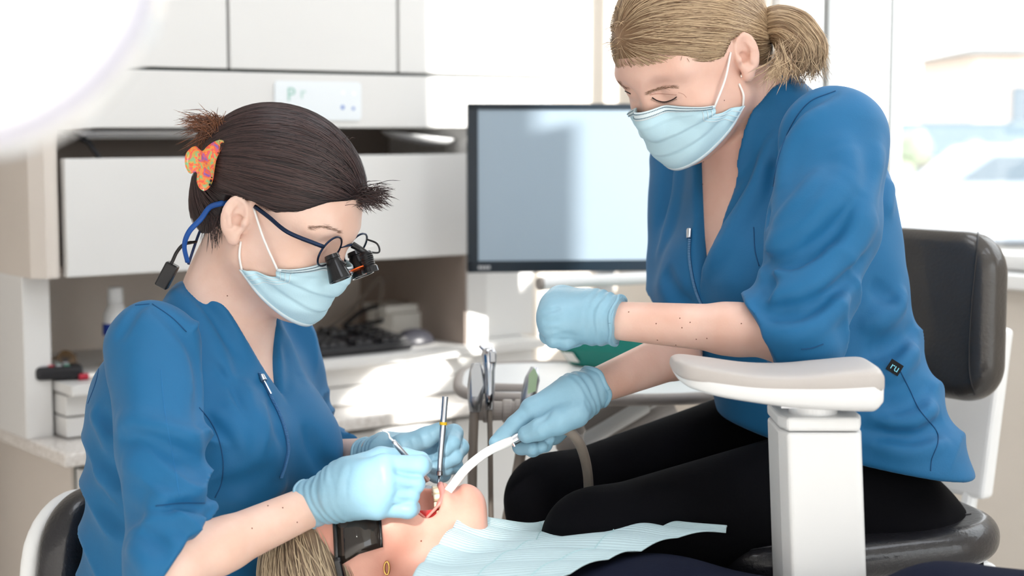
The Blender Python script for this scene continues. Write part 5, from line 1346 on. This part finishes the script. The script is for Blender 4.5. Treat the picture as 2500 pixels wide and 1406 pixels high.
# trousers
hip = HcA + wA * -.035
tr = [('add', ell(hip + V(.0, 0, -.02), (.130, .155, .125), np.stack([fA, lA, V(0, 0, 1)], 1)), 0)]
k1, k2 = P(1455, 1325, 1.92), P(1345, 1222, 2.12)
tr += [('add', cone(P(2040, 1188, 2.085), k1, .082, .060), .04), ('add', cone(P(1900, 1078, 2.25), k2, .085, .052), .04)]
for kk_, dx in ((k1, .06), (k2, .03)):
    ft = kk_ + V(.05, dx, 0); ft[2] = .1
    tr += [('add', cone(kk_, ft, .056, .042), .03), ('add', cone(ft, ft + V(-.12, -.05, -.05), .042, .035), .02)]
v, f = solve(tr, .005).mesh(2); mobj('trousers', v, f, M['trouser'], A, smooth=True)
# gloves: near fist
d0 = 1.915
mcp = [P(1372, 732, d0 + .035), P(1352, 745, d0 + .015), P(1348, 768, d0 - .004), P(1355, 795, d0 - .014)]
pip = [P(1352, 785, d0 + .045), P(1338, 800, d0 + .022), P(1340, 818, d0 + .002), P(1352, 828, d0 - .014)]
dip = [P(1385, 815, d0 + .045), P(1372, 832, d0 + .022), P(1378, 834, d0 + .0), P(1385, 832, d0 - .012)]
tip = [P(1415, 800, d0 + .04), P(1408, 825, d0 + .02), P(1408, 830, d0 + .0), P(1405, 826, d0 - .008)]
thm = [P(1450, 760, d0 + .04), P(1420, 775, d0 + .055), P(1395, 800, d0 + .06), P(1375, 815, d0 + .055)]
ho = hand_ops(P(1450, 772, d0 + .004), mcp, pip, dip, tip, thm, [.0112, .0112, .0106, .0098, [.015, .013, .011, .0095]], wr=(.024, .021), r_m=.0145, kk=.025)
fg = [([(1500, 735), (1490, 770), (1500, 815)], .0016, .004), ([(1470, 728), (1462, 770), (1470, 820)], .0012, .0035), ([(1440, 735), (1436, 775), (1445, 815)], -.001, .003), ([(1350, 822), (1380, 815), (1412, 822)], -.0015, .003), ([(1328, 758), (1345, 757), (1365, 752)], -.0022, .0035), ([(1326, 785), (1342, 783), (1362, 780)], -.0022, .0035), ([(1330, 808), (1350, 806), (1372, 806)], -.002, .0035)]
g3, bg3 = glove(A, 'glove', ho, P(1455, 773, d0 + .002), P(1512, 782, d0 - .008), .0250, .0290, fg, rim=.0022)
# suction hand
d0 = 1.92
mcp = [P(1300, 1000, d0 + .005), P(1312, 1022, d0 + .022), P(1330, 1042, d0 + .032), P(1350, 1055, d0 + .036)]
pip = [P(1258, 1038, d0 + .0), P(1266, 1068, d0 + .030), P(1290, 1085, d0 + .035), P(1318, 1086, d0 + .035)]
dip = [P(1232, 1064, d0 - .004), P(1272, 1090, d0 + .010), P(1300, 1096, d0 + .012), P(1330, 1086, d0 + .014)]
tip = [P(1212, 1080, d0 - .006), P(1300, 1095, d0 - .004), P(1322, 1090, d0 + .0), P(1342, 1070, d0 + .004)]
thm = [P(1405, 1010, d0 - .010), P(1362, 1030, d0 - .020), P(1318, 1048, d0 - .022), P(1286, 1060, d0 - .018)]
ho = hand_ops(P(1405, 970, d0 + .016), mcp, pip, dip, tip, thm, [.0112, .0104, .0098, .009, [.017, .0145, .0122, .0105]], wr=(.022, .02), r_m=.0135)
fg = [([(1345, 1000), (1330, 1020), (1300, 1038)], -.0025, .0035), ([(1330, 1030), (1322, 1045), (1325, 1058)], -.0008, .002), ([(1312, 1035), (1306, 1050), (1310, 1064)], -.0008, .002), ([(1400, 930), (1420, 960), (1425, 995)], .0015, .0035), ([(1420, 918), (1442, 948), (1448, 980)], -.0012, .003)]
g4, bg4 = glove(A, 'glove', ho, P(1408, 968, d0 + .014), P(1455, 942, d0 + .03), .0225, .0245, fg, rim=.0032)
# suction tip and hose
t = thing('suction_tube', 'white curved suction tip in gloved hand with grey hose', 'dental tool', P(1100, 1190, 1.88))
sp = cat_rom([P(1090, 1205, 1.885), P(1105, 1185, 1.888), P(1140, 1142, 1.893), P(1185, 1106, 1.898), P(1225, 1086, 1.903), P(1258, 1073, 1.908)], 8)
m = MB(); m.tube(sp, [.0050] * 10 + [.0053] * 20 + [.0056] * (len(sp) - 30), 16); m.build('tip', mat('bright white plastic', 'f6f5f2', .3), t, smooth=True)
m = MB(); m.tube([P(1250, 1077, 1.907), P(1262, 1070, 1.909), P(1300, 1056, 1.915)], [.0060, .0066, .0066], 16); m.build('connector', M['steel'], t, smooth=False)
m = MB(); m.tube([P(1253, 1082, 1.90), P(1257, 1090, 1.90)], [.0018, .0015], 8); m.build('valve_pin', M['chrome'], t)
m = MB(); m.tube(cat_rom([P(1300, 1056, 1.918), P(1350, 1048, 1.925), P(1385, 1050, 1.915), P(1412, 1078, 1.925), P(1428, 1120, 1.96), P(1436, 1170, 2.0), P(1436, 1230, 2.03), P(1430, 1330, 2.03), P(1430, 1430, 2.0)], 8), .0062, 12); m.build('hose', M['hose'], t, smooth=True)

# ------------------------------------------------------------------ the patient
PT = thing('person', 'patient lying back with mouth open and dark glasses', 'person', P(1300, 1500, 1.85))
cv = lambda x, up, tw: V(x, -tw, up)
FP = cv(-.03, .98, .12); UP = cv(-.985, -.02, .12); RP_ = frame(FP, UP)
earP = P(928, 1440, 1.83); CP = earP + RP_[:, 1] * .074
gP = lambda x, y, z: CP + RP_ @ V(x, y, z)
ops = head_ops(CP, RP_, 1.0, jaw=.012, lids=False)
ops += [('add', cone(gP(.090, -.016, -.034), gP(.090, .016, -.034), .007, .007), .008), ('add', cone(gP(.078, -.016, -.082), gP(.078, .016, -.082), .010, .010), .010)]
nb = P(1150, 1445, 1.90)
ops += [('add', cone(gP(-.015, 0, -.045), nb, .050, .052), .03), ('add', cone(nb, P(1330, 1560, 1.88), .052, .07), .05)]
ops += [('sub', ell(gP(.086, -.010, -.057), (.036, .034, .020), RP_), .004), ('sub', cone(gP(.087, -.03, -.094), gP(.087, .03, -.094), .004, .004), .010)]
v, f = solve(ops, .0021).mesh(1); bP = bvh_of((v, f)); bodyP = mobj('body', v, f, M['skin3'], PT, smooth=True)
bm = bmesh.new(); bmesh.ops.create_uvsphere(bm, u_segments=24, v_segments=16, radius=1)
vs_ = [gP(.066 + v_.co.x * .030, v_.co.y * .031, -.057 + v_.co.z * .021) for v_ in bm.verts]; fs_ = [tuple(x.index for x in ff_.verts) for ff_ in bm.faces]; bm.free()
# the hollow of the mouth: inside-facing bowl (rear part only)
kp = [i for i, v_ in enumerate(vs_) if ((np.array(v_) - CP) @ RP_)[0] < .078]; ks = set(kp); re_ = {k: i for i, k in enumerate(kp)}
mobj('mouth_lining', [vs_[k] for k in kp], [tuple(re_[q] for q in ff_) for ff_ in fs_ if all(q in ks for q in ff_)], mat('moist red lining', 'c2393a', .25, var=.15, vscale=60, coat=.5), bodyP, smooth=True, fix=False)
ivory = mat('ivory tooth', 'f0e2c4', .2, coat=.6)
for row, z0, sg in ((-.043, -.043, 1), (-.072, -.072, -1)):
    for k in range(-4, 5):
        an = k * .22; c = gP(.058 + .030 * math.cos(an * 1.5) - .0 , .0225 * math.sin(an * 1.45), z0)
        m = MB(); m.box(c, (.0032, .0036, .0045), RP_ @ np.array(Matrix.Rotation(an * 1.3, 3, 'Z'))); m.build('tooth', ivory, bodyP, bevel=.0015, seg=2)
for z0, r in ((-.0375, .0034), (-.0770, .0036)):
    m = MB(); m.tube(cat_rom([gP(.064, -.032, -.057), gP(.082, -.021, z0), gP(.0915, 0, z0), gP(.082, .021, z0), gP(.064, .030, -.057)], 8), [r * .5] * 6 + [r] * 21 + [r * .5] * 6, 10); m.build('lip', M['lip'], bodyP, smooth=True)
# hair
HLP = [(-.13, -.05), (-.075, -.05), (-.05, -.035), (-.036, -.01), (-.030, .026), (.0, .036), (.03, .028), (.055, .046), (.072, .070), (.11, .095)]
ho = [('add', ell(gP(-.010, 0, .052), (.100, .080, .084), RP_), 0), ('add', ell(gP(-.055, 0, .03), (.062, .068, .072), RP_), .03)]
Sh = solve(ho, .0025); hairline(Sh, CP, RP_, HLP); hv_ = Sh.mesh(1); bhP = bvh_of(hv_)
hairP = mobj('hair', hv_[0], hv_[1], M['cap_p'], PT, smooth=True)
V0 = hv_[0]; paths = []; goal = gP(-.16, -.03, .0)
for i in RNG.integers(0, len(V0), 3200):
    p, n = flow(bhP, V0[i], goal, 14, .010, RNG.uniform(.0003, .004), .5, .03)
    if len(p) > 3: paths.append((p, n))
o = strands('hair_strands', hairP, M['hair_p'], paths, .0006); o['kind'] = 'stuff'
# protective glasses
gm = mat('dark glasses frame', '0c0c10', .25, coat=.3); gl_m = mat('smoked brown lens', '2a2420', .08, alpha=.88, coat=.6)
def gp_arc(z, a0, a1, r, n=16): return [gP(.012 + (r + .012) * math.cos(a), -r * math.sin(a), z) for a in np.linspace(a0, a1, n)]
top_ = gp_arc(.046, -1.35, 1.35, .080, 30); bot_ = gp_arc(-.004, -1.15, 1.15, .082, 30)
m = MB(); m.grid([top_, [a * .5 + b * .5 + RP_[:, 0] * .004 for a, b in zip(top_, bot_)], bot_]); gls = m.build('dark_glasses', gl_m, PT, smooth=True, solid=.0016)
m = MB(); m.tube(top_, .0028, 8); m.build('top_frame', gm, gls, smooth=True)
m = MB(); m.tube(bot_, .0018, 8); m.build('lower_frame', gm, gls, smooth=True)
for sg in (-1, 1):
    e_ = top_[-1] if sg > 0 else top_[0]
    y_ = -1 if sg > 0 else 1
    m = MB(); m.tube(cat_rom([e_ + RP_[:, 0] * .012, gP(.012, y_ * .082, .040), gP(-.012, y_ * .080, .032), gP(-.030, y_ * .078, .02), gP(-.042, y_ * .076, -.005)], 6), .0026, 8, flat=(RP_[:, 2], 1.7)); m.build('temple', gm, gls, smooth=True)
# ear hoop
q = pick(bP, 944, 1385, .001); q = q if q is not None else earP
m = MB(); m.tube([q + V(.0028 * math.cos(a), -.002, .0075 * math.sin(a)) for a in np.linspace(0, 2 * math.pi, 24)], .0012, 8, cap=False); m.build('hoop_earring', mat('gold with crystals', 'd9b46a', .2, metal=1), bodyP, smooth=True)
for px_, py_ in ((1028, 1320),):
    q = pick(bP, px_, py_, -.0002)
    if q is not None: m = MB(); m.lathe(q, V(0, -.8, .6), [(-.0006, .0014), (.0003, .001), (.0005, .0001)], 8); m.build('mole', M['mole'], bodyP)
# shirt
ax0 = P(1235, 1530, 1.86); ax1 = P(1760, 1585, 1.72); wP = un(ax1 - ax0); upP = un(V(0, 0, 1) - wP * wP[2]); lP = np.cross(upP, wP)
st = [(-.02, 0, .045, .06, .09), (.04, 0, .06, .09, .16), (.09, 0, .080, .10, .17), (.14, 0, .088, .10, .165), (.19, .0, .090, .10, .155), (.26, .0, .075, .10, .14), (.5, 0, .06, .10, .15)]
ops = [('add', loft(ax0, wP, upP, lP, st), 0)]
for sg in (-1, 1):
    sh = ax0 + wP * .07 + lP * sg * .175; el_ = sh + wP * .27 + lP * sg * .03 - upP * .03
    ops += [('add', cone(sh, el_, .052, .042), .04), ('add', cone(el_, el_ + wP * .18 - lP * sg * .16 + upP * .07, .04, .03), .03)]
    ops += [('add', cone(ax0 + wP * .48 + lP * sg * .09, ax0 + wP * .85 + lP * sg * .1, .085, .07), .04)]
v, f = solve(ops, .005).mesh(2); mobj('shirt', v, f, M['navy'], PT, smooth=True)

# ------------------------------------------------------------------ bib
rows = [  # far edge -> near edge; each row runs from the neck to the belly
    [P(1135, 1256, 1.90), P(1220, 1268, 1.93), P(1300, 1277, 1.97), P(1375, 1258, 2.00), P(1450, 1238, 2.00), P(1530, 1242, 1.98), P(1640, 1272, 1.92), P(1775, 1286, 1.86)],
    [P(1128, 1262, 1.88), P(1225, 1290, 1.91), P(1310, 1300, 1.93), P(1390, 1287, 1.94), P(1465, 1268, 1.94), P(1545, 1268, 1.92), P(1648, 1290, 1.88), P(1772, 1300, 1.84)],
    [P(1105, 1290, 1.84), P(1195, 1320, 1.86), P(1290, 1322, 1.87), P(1380, 1310, 1.87), P(1465, 1300, 1.86), P(1545, 1300, 1.85), P(1615, 1310, 1.83), P(1655, 1312, 1.82)],
    [P(1070, 1330, 1.80), P(1150, 1352, 1.81), P(1240, 1345, 1.82), P(1330, 1338, 1.82), P(1420, 1340, 1.80), P(1490, 1344, 1.79), P(1535, 1346, 1.785), P(1565, 1345, 1.78)],
    [P(1035, 1372, 1.76), P(1100, 1383, 1.76), P(1185, 1376, 1.77), P(1270, 1370, 1.77), P(1340, 1368, 1.77), P(1400, 1368, 1.76), P(1450, 1368, 1.755), P(1485, 1365, 1.75)],
    [P(1005, 1412, 1.72), P(1060, 1428, 1.715), P(1140, 1426, 1.72), P(1210, 1420, 1.725), P(1270, 1414, 1.725), P(1320, 1408, 1.72), P(1360, 1404, 1.72), P(1392, 1400, 1.715)],
    [P(985, 1450, 1.69), P(1040, 1472, 1.685), P(1110, 1476, 1.685), P(1170, 1474, 1.69), P(1220, 1470, 1.69), P(1260, 1465, 1.69), P(1290, 1460, 1.685), P(1310, 1455, 1.685)]]
fine = [cat_rom(r, 10) for r in rows]; nc = len(fine[0]); cols = []
for j in range(nc):
    c_ = []
    for i in range(len(fine) - 1): c_ += [fine[i][j] + (fine[i + 1][j] - fine[i][j]) * (k / 10) + V(0, 0, .004 * math.sin(math.pi * k / 10)) for k in range(10)]
    cols.append(c_ + [fine[-1][j]])
G = np.array(cols).transpose(1, 0, 2)
bibm = mat('pale aqua paper', 'c9e2e8', .85)
nt = bibm.node_tree; b = nt.nodes['Principled BSDF']
at = nt.nodes.new('ShaderNodeAttribute'); at.attribute_name = 'rnd'; mu = nt.nodes.new('ShaderNodeMath'); mu.operation = 'MULTIPLY'; mu.inputs[1].default_value = 2 * math.pi * 58
si = nt.nodes.new('ShaderNodeMath'); si.operation = 'SINE'; bp = nt.nodes.new('ShaderNodeBump'); bp.inputs['Strength'].default_value = .5; bp.inputs['Distance'].default_value = .0012
nt.links.new(at.outputs['Fac'], mu.inputs[0]); nt.links.new(mu.outputs[0], si.inputs[0]); nt.links.new(si.outputs[0], bp.inputs['Height']); nt.links.new(bp.outputs[0], b.inputs['Normal'])
m = MB(); m.grid(G); bib = mobj('dental_bib', np.array(m.v), m.f, bibm, None, smooth=True, solid=.0012, attr=np.repeat(np.linspace(0, 1, G.shape[0]), G.shape[1]))
tag(bib, 'pale aqua ribbed paper bib spread over the patient', 'bib')
cre = mat('bib crease shade', 'b4d6da', .85)
for j in (22, 44):
    m = MB(); m.tube([G[i, j] + V(0, -.0008, .0008) for i in range(2, G.shape[0])], .0007, 5); m.build('fold_crease', cre, bib)

# ------------------------------------------------------------------ dental chair with armrest
t = thing('dental_chair', 'white dental chair with swivel armrest on a square post', 'chair', V(P(1800, 1400, 1.75)[0], P(1800, 1400, 1.75)[1], .02))
def slab(stn, n=36, ex=4.5):
    m = MB(); vs_ = []
    for (px_, yt, yb, d_, hd_) in stn:
        c = (P(px_, yt, d_) + P(px_, yb, d_)) / 2; hz = np.linalg.norm(P(px_, yt, d_) - P(px_, yb, d_)) / 2
        for k in range(n):
            an = 2 * math.pi * k / n; ca, sa_ = math.cos(an), math.sin(an)
            vs_.append(c + V(0, 1, 0) * hd_ * np.sign(ca) * abs(ca) ** (2 / ex) + V(0, 0, 1) * hz * np.sign(sa_) * abs(sa_) ** (2 / ex))
    k_ = len(stn); fs_ = [(i * n + j, i * n + (j + 1) % n, (i + 1) * n + (j + 1) % n, (i + 1) * n + j) for i in range(k_ - 1) for j in range(n)] + [tuple(range(n)), tuple((k_ - 1) * n + j for j in range(n))]
    return m.add(vs_, fs_)
def dens(st, n=6):
    return [tuple(q) for q in cat_rom([np.array(s_, float) for s_ in st], n)]
up_ = [(1637, 882, 893, 1.80, .012), (1645, 874, 906, 1.79, .028), (1670, 872, 918, 1.78, .042), (1740, 882, 932, 1.77, .050), (1830, 895, 941, 1.76, .054), (1920, 897, 945, 1.755, .055), (2010, 889, 947, 1.75, .055), (2095, 881, 948, 1.75, .054), (2125, 884, 948, 1.75, .050), (2138, 900, 942, 1.75, .042)]
lo_ = [(1640, 890, 900, 1.80, .012), (1652, 890, 920, 1.79, .027), (1680, 895, 938, 1.78, .041), (1740, 908, 955, 1.77, .0495), (1830, 915, 970, 1.76, .0535), (1920, 915, 982, 1.755, .0545), (2010, 915, 988, 1.75, .0545), (2095, 910, 992, 1.75, .0535), (2118, 910, 990, 1.75, .050), (2136, 915, 975, 1.75, .042)]
slab(dens(up_)).build('armrest_pad', M['grey_pad'], t, smooth=True)
slab(dens(lo_)).build('armrest_shell', M['white_pl'], t, smooth=True)
c1 = P(1985, 985, 1.75)
m = MB(); m.lathe(c1 - V(0, 0, .014), (0, 0, 1), [(0, .026), (.012, .026), (.018, .028), (.02, .028)], 36); m.build('swivel_collar', M['white_metal'], t)
m = MB(); m.box(P(1955, 986, 1.735), (.024, .02, .0012)); m.build('swivel_plate', M['steel'], t)
pc = P(1989, 1000, 1.765); pb = P(2003, 1406, 1.765); pb2 = pb + (pb - pc) * (pc[2] - .25) / (pc[2] - pb[2]) - (pb - pc)
hx, hy = rp(101, 1.75), .05
ring = lambda c, sx=1.0: [c + V(-hx * sx, -hy * .5, 0), c + V(-hx * .86 * sx, -hy, 0), c + V(hx * .86 * sx, -hy, 0), c + V(hx * sx, -hy * .5, 0), c + V(hx * sx, hy, 0), c + V(-hx * sx, hy, 0)]
def prism2(a, b): 
    n_ = len(a); return MB().add(a + b, [tuple(range(n_)), tuple(range(n_, 2 * n_))] + [(i, (i + 1) % n_, n_ + (i + 1) % n_, n_ + i) for i in range(n_)])
cut_ = pc + (pb - pc) * .085
prism2(ring(pc), ring(cut_ + V(0, 0, .0006))).build('post_cap', M['white_pl'], t, bevel=.004, seg=3)
prism2(ring(cut_ - V(0, 0, .0006)), ring(pb2)).build('post', M['white_pl'], t, bevel=.004, seg=3)
m = MB(); m.tube([P(1000, 1640, 1.9), P(1500, 1640, 1.78), P(2000, 1700, 1.66)], [.09, .14, .15], 20, flat=(V(0, 0, 1), .35)); m.build('backrest', M['grey_pad'], t, smooth=True)
q = P(1700, 1650, 1.75); m = MB(); m.box((q[0], q[1], .17), (.30, .14, .15)); m.build('base', M['white_pl'], t, bevel=.03, seg=4)
m = MB(); m.box((q[0] + .02, q[1] + .0, .36), (.24, .09, .10)); m.build('lift_column', M['white_pl'], t, bevel=.02, seg=3)

# ------------------------------------------------------------------ stools
def rbox(c, h, R, r):
    c = np.asarray(c, float); h = np.asarray(h, float) - r; R = np.asarray(R); e = np.abs(R) @ (h + r)
    def fn(X, Y, Z):
        x, y, z = X - c[0], Y - c[1], Z - c[2]; q2 = 0; mx = -1e9
        for i in range(3):
            q = np.abs(x * R[0, i] + y * R[1, i] + z * R[2, i]) - h[i]; q2 = q2 + np.maximum(q, 0) ** 2; mx = np.maximum(mx, q)
        return np.sqrt(q2) + np.minimum(mx, 0) - r
    return fn, c - e, c + e
def rpad(c, h, R, rc, r):
    c = np.asarray(c, float); h = np.asarray(h, float); R = np.asarray(R); e = np.abs(R) @ h
    def fn(X, Y, Z):
        x, y, z = X - c[0], Y - c[1], Z - c[2]; q = [np.abs(x * R[0, i] + y * R[1, i] + z * R[2, i]) for i in range(3)]
        a, b = q[0] - h[0] + rc, q[2] - h[2] + rc
        d2 = np.sqrt(np.maximum(a, 0) ** 2 + np.maximum(b, 0) ** 2) + np.minimum(np.maximum(a, b), 0) - rc
        u, v_ = d2 + r, q[1] - h[1] + r
        return np.sqrt(np.maximum(u, 0) ** 2 + np.maximum(v_, 0) ** 2) + np.minimum(np.maximum(u, v_), 0) - r
    return fn, c - e, c + e
def pad(name, parent, prims, mm, h=.004):
    S = solve([('add', p, k) for p, k in prims], h); v, f = S.mesh(2); return mobj(name, v, f, mm, parent, smooth=True), bvh_of((v, f))
t = thing('operator_stool', 'white framed stool with black leather back behind the assistant', 'stool', V(P(2150, 1300, 2.15)[0], P(2150, 1300, 2.15)[1], .02))
by = math.radians(33); bx_ = V(math.cos(by), -math.sin(by), 0); bn = V(-math.sin(by), -math.cos(by), 0)
bn = un(V(-.80, -.60, 0)); bx_ = V(-bn[1], bn[0], 0); bx_ = -bx_ if bx_[0] < 0 else bx_; tl = un(V(0, 0, 1) - bn * .10)
Rb = np.stack([bx_, bn, tl], 1)
bc = P(2275, 762, 2.28)
back, bb1 = pad('backrest', t, [(rpad(bc, (.115, .028, .116), Rb, .055, .024), 0)], M['brown_lt'], .0035)
for pl in ([(2388, 562), (2382, 640), (2372, 740), (2366, 850), (2368, 920), (2380, 965)],):
    line_on(bb1, pl, .0014, M['black_pl'], 'seam', back)
sc_ = P(1990, 1262, 2.14); sx_ = un(V(.97, .25, 0)); sy_ = V(-sx_[1], sx_[0], 0); szv = un(V(0, 0, 1) - sx_ * .04)
sx_ = un(np.cross(sy_, szv)); Rs = np.stack([sx_, sy_, szv], 1)
sc_[2] = .752
seat, bs1 = pad('seat', t, [(rpad(sc_, (.20, .026, .19), np.stack([Rs[:, 0], Rs[:, 2], Rs[:, 1]], 1), .10, .024), 0)], M['black_lt'], .004)
line_on(bs1, [(1700, 1368), (1850, 1340), (2110, 1298), (2230, 1275), (2370, 1255)], .0012, M['black_pl'], 'seam', seat)
sp_ = P(2370, 1000, 2.42); Rsp = np.stack([bx_, bn, un(V(0, 0, 1) - bn * .16)], 1)
m = MB(); m.box(sp_, (.05, .014, .125), Rsp); m.build('back_plate', M['white_metal'], t, bevel=.008, seg=3)
m = MB(); m.tube([sp_ + Rsp @ V(.02, .0, -.1), sp_ + Rsp @ V(.02, .02, -.30)], .012, 12); m.build('back_post', M['white_metal'], t)
m = MB(); m.tube([sp_ + Rsp @ V(-.03, .0, -.1), sp_ + Rsp @ V(-.03, .02, -.30)], .007, 12); m.build('back_post', M['steel'], t)
fc = sc_ - szv * .060
m = MB(); m.box(fc + sx_ * .04, (.17, .10, .012), Rs); m.build('seat_frame', M['white_metal'], t, bevel=.01, seg=4)
for k in range(9):
    m = MB(); m.box(fc + sx_ * (-.06 + k * .026) - sy_ * .095 - szv * .018, (.004, .006, .012), Rs @ np.array(Matrix.Rotation(.5, 3, 'Y'))); m.build('rib', M['white_pl'], t)
m = MB(); m.box(fc + sx_ * .05 - szv * .045, (.19, .12, .018), Rs); m.build('mechanism_cover', M['white_metal'], t, bevel=.008, seg=3)
m = MB(); m.tube([fc - szv * .04, V(fc[0], fc[1], .12)], .028, 20); m.build('gas_lift', M['steel'], t)
for k in range(5):
    a = k * 2 * math.pi / 5; m = MB(); m.tube([(fc[0], fc[1], .12), (fc[0] + .26 * math.cos(a), fc[1] + .26 * math.sin(a), .06)], [.022, .014], 10); m.build('base_leg', M['white_metal'], t)
    m = MB(); m.lathe((fc[0] + .26 * math.cos(a), fc[1] + .26 * math.sin(a) - .012, .03), (0, 1, 0), [(0, .026), (.004, .03), (.02, .03), (.024, .026)], 16); m.build('caster', M['black_pl'], t)
t = thing('dentist_stool', 'black padded stool with white shell behind the dentist', 'stool', V(P(330, 1600, 2.15)[0], P(330, 1600, 2.15)[1], .02))
bc = P(300, 1345, 2.16); bn = fD.copy(); bx_ = lD.copy(); Rb = np.stack([bx_, bn, np.cross(bx_, bn)], 1)
pad('backrest', t, [(rpad(bc - V(0, 0, .06), (.15, .028, .15), Rb, .08, .026), 0)], M['black_lt'])
pad('back_shell', t, [(rpad(bc - bn * .036 - V(0, 0, .066), (.150, .012, .146), Rb, .085, .011), 0)], M['white_pl'])
sc2 = hipD + fD * .05; sc2 = V(sc2[0], sc2[1], hipD[2] - .19)
pad('seat', t, [(rbox(sc2, (.2, .2, .035), np.stack([fD, lD, V(0, 0, 1)], 1), .03), 0)], M['black_lt'], .006)
m = MB(); m.tube([bc - bn * .05 - V(0, 0, .05), bc - bn * .05 - V(0, 0, .2), sc2 - fD * .1 - V(0, 0, .04)], .014, 10); m.build('back_post', M['white_metal'], t, smooth=True)
m = MB(); m.tube([sc2 - V(0, 0, .03), V(sc2[0], sc2[1], .12)], .028, 20); m.build('gas_lift', M['steel'], t)
for k in range(5):
    a = k * 2 * math.pi / 5; m = MB(); m.tube([(sc2[0], sc2[1], .12), (sc2[0] + .24 * math.cos(a), sc2[1] + .24 * math.sin(a), .05)], [.022, .014], 10); m.build('base_leg', M['white_metal'], t)
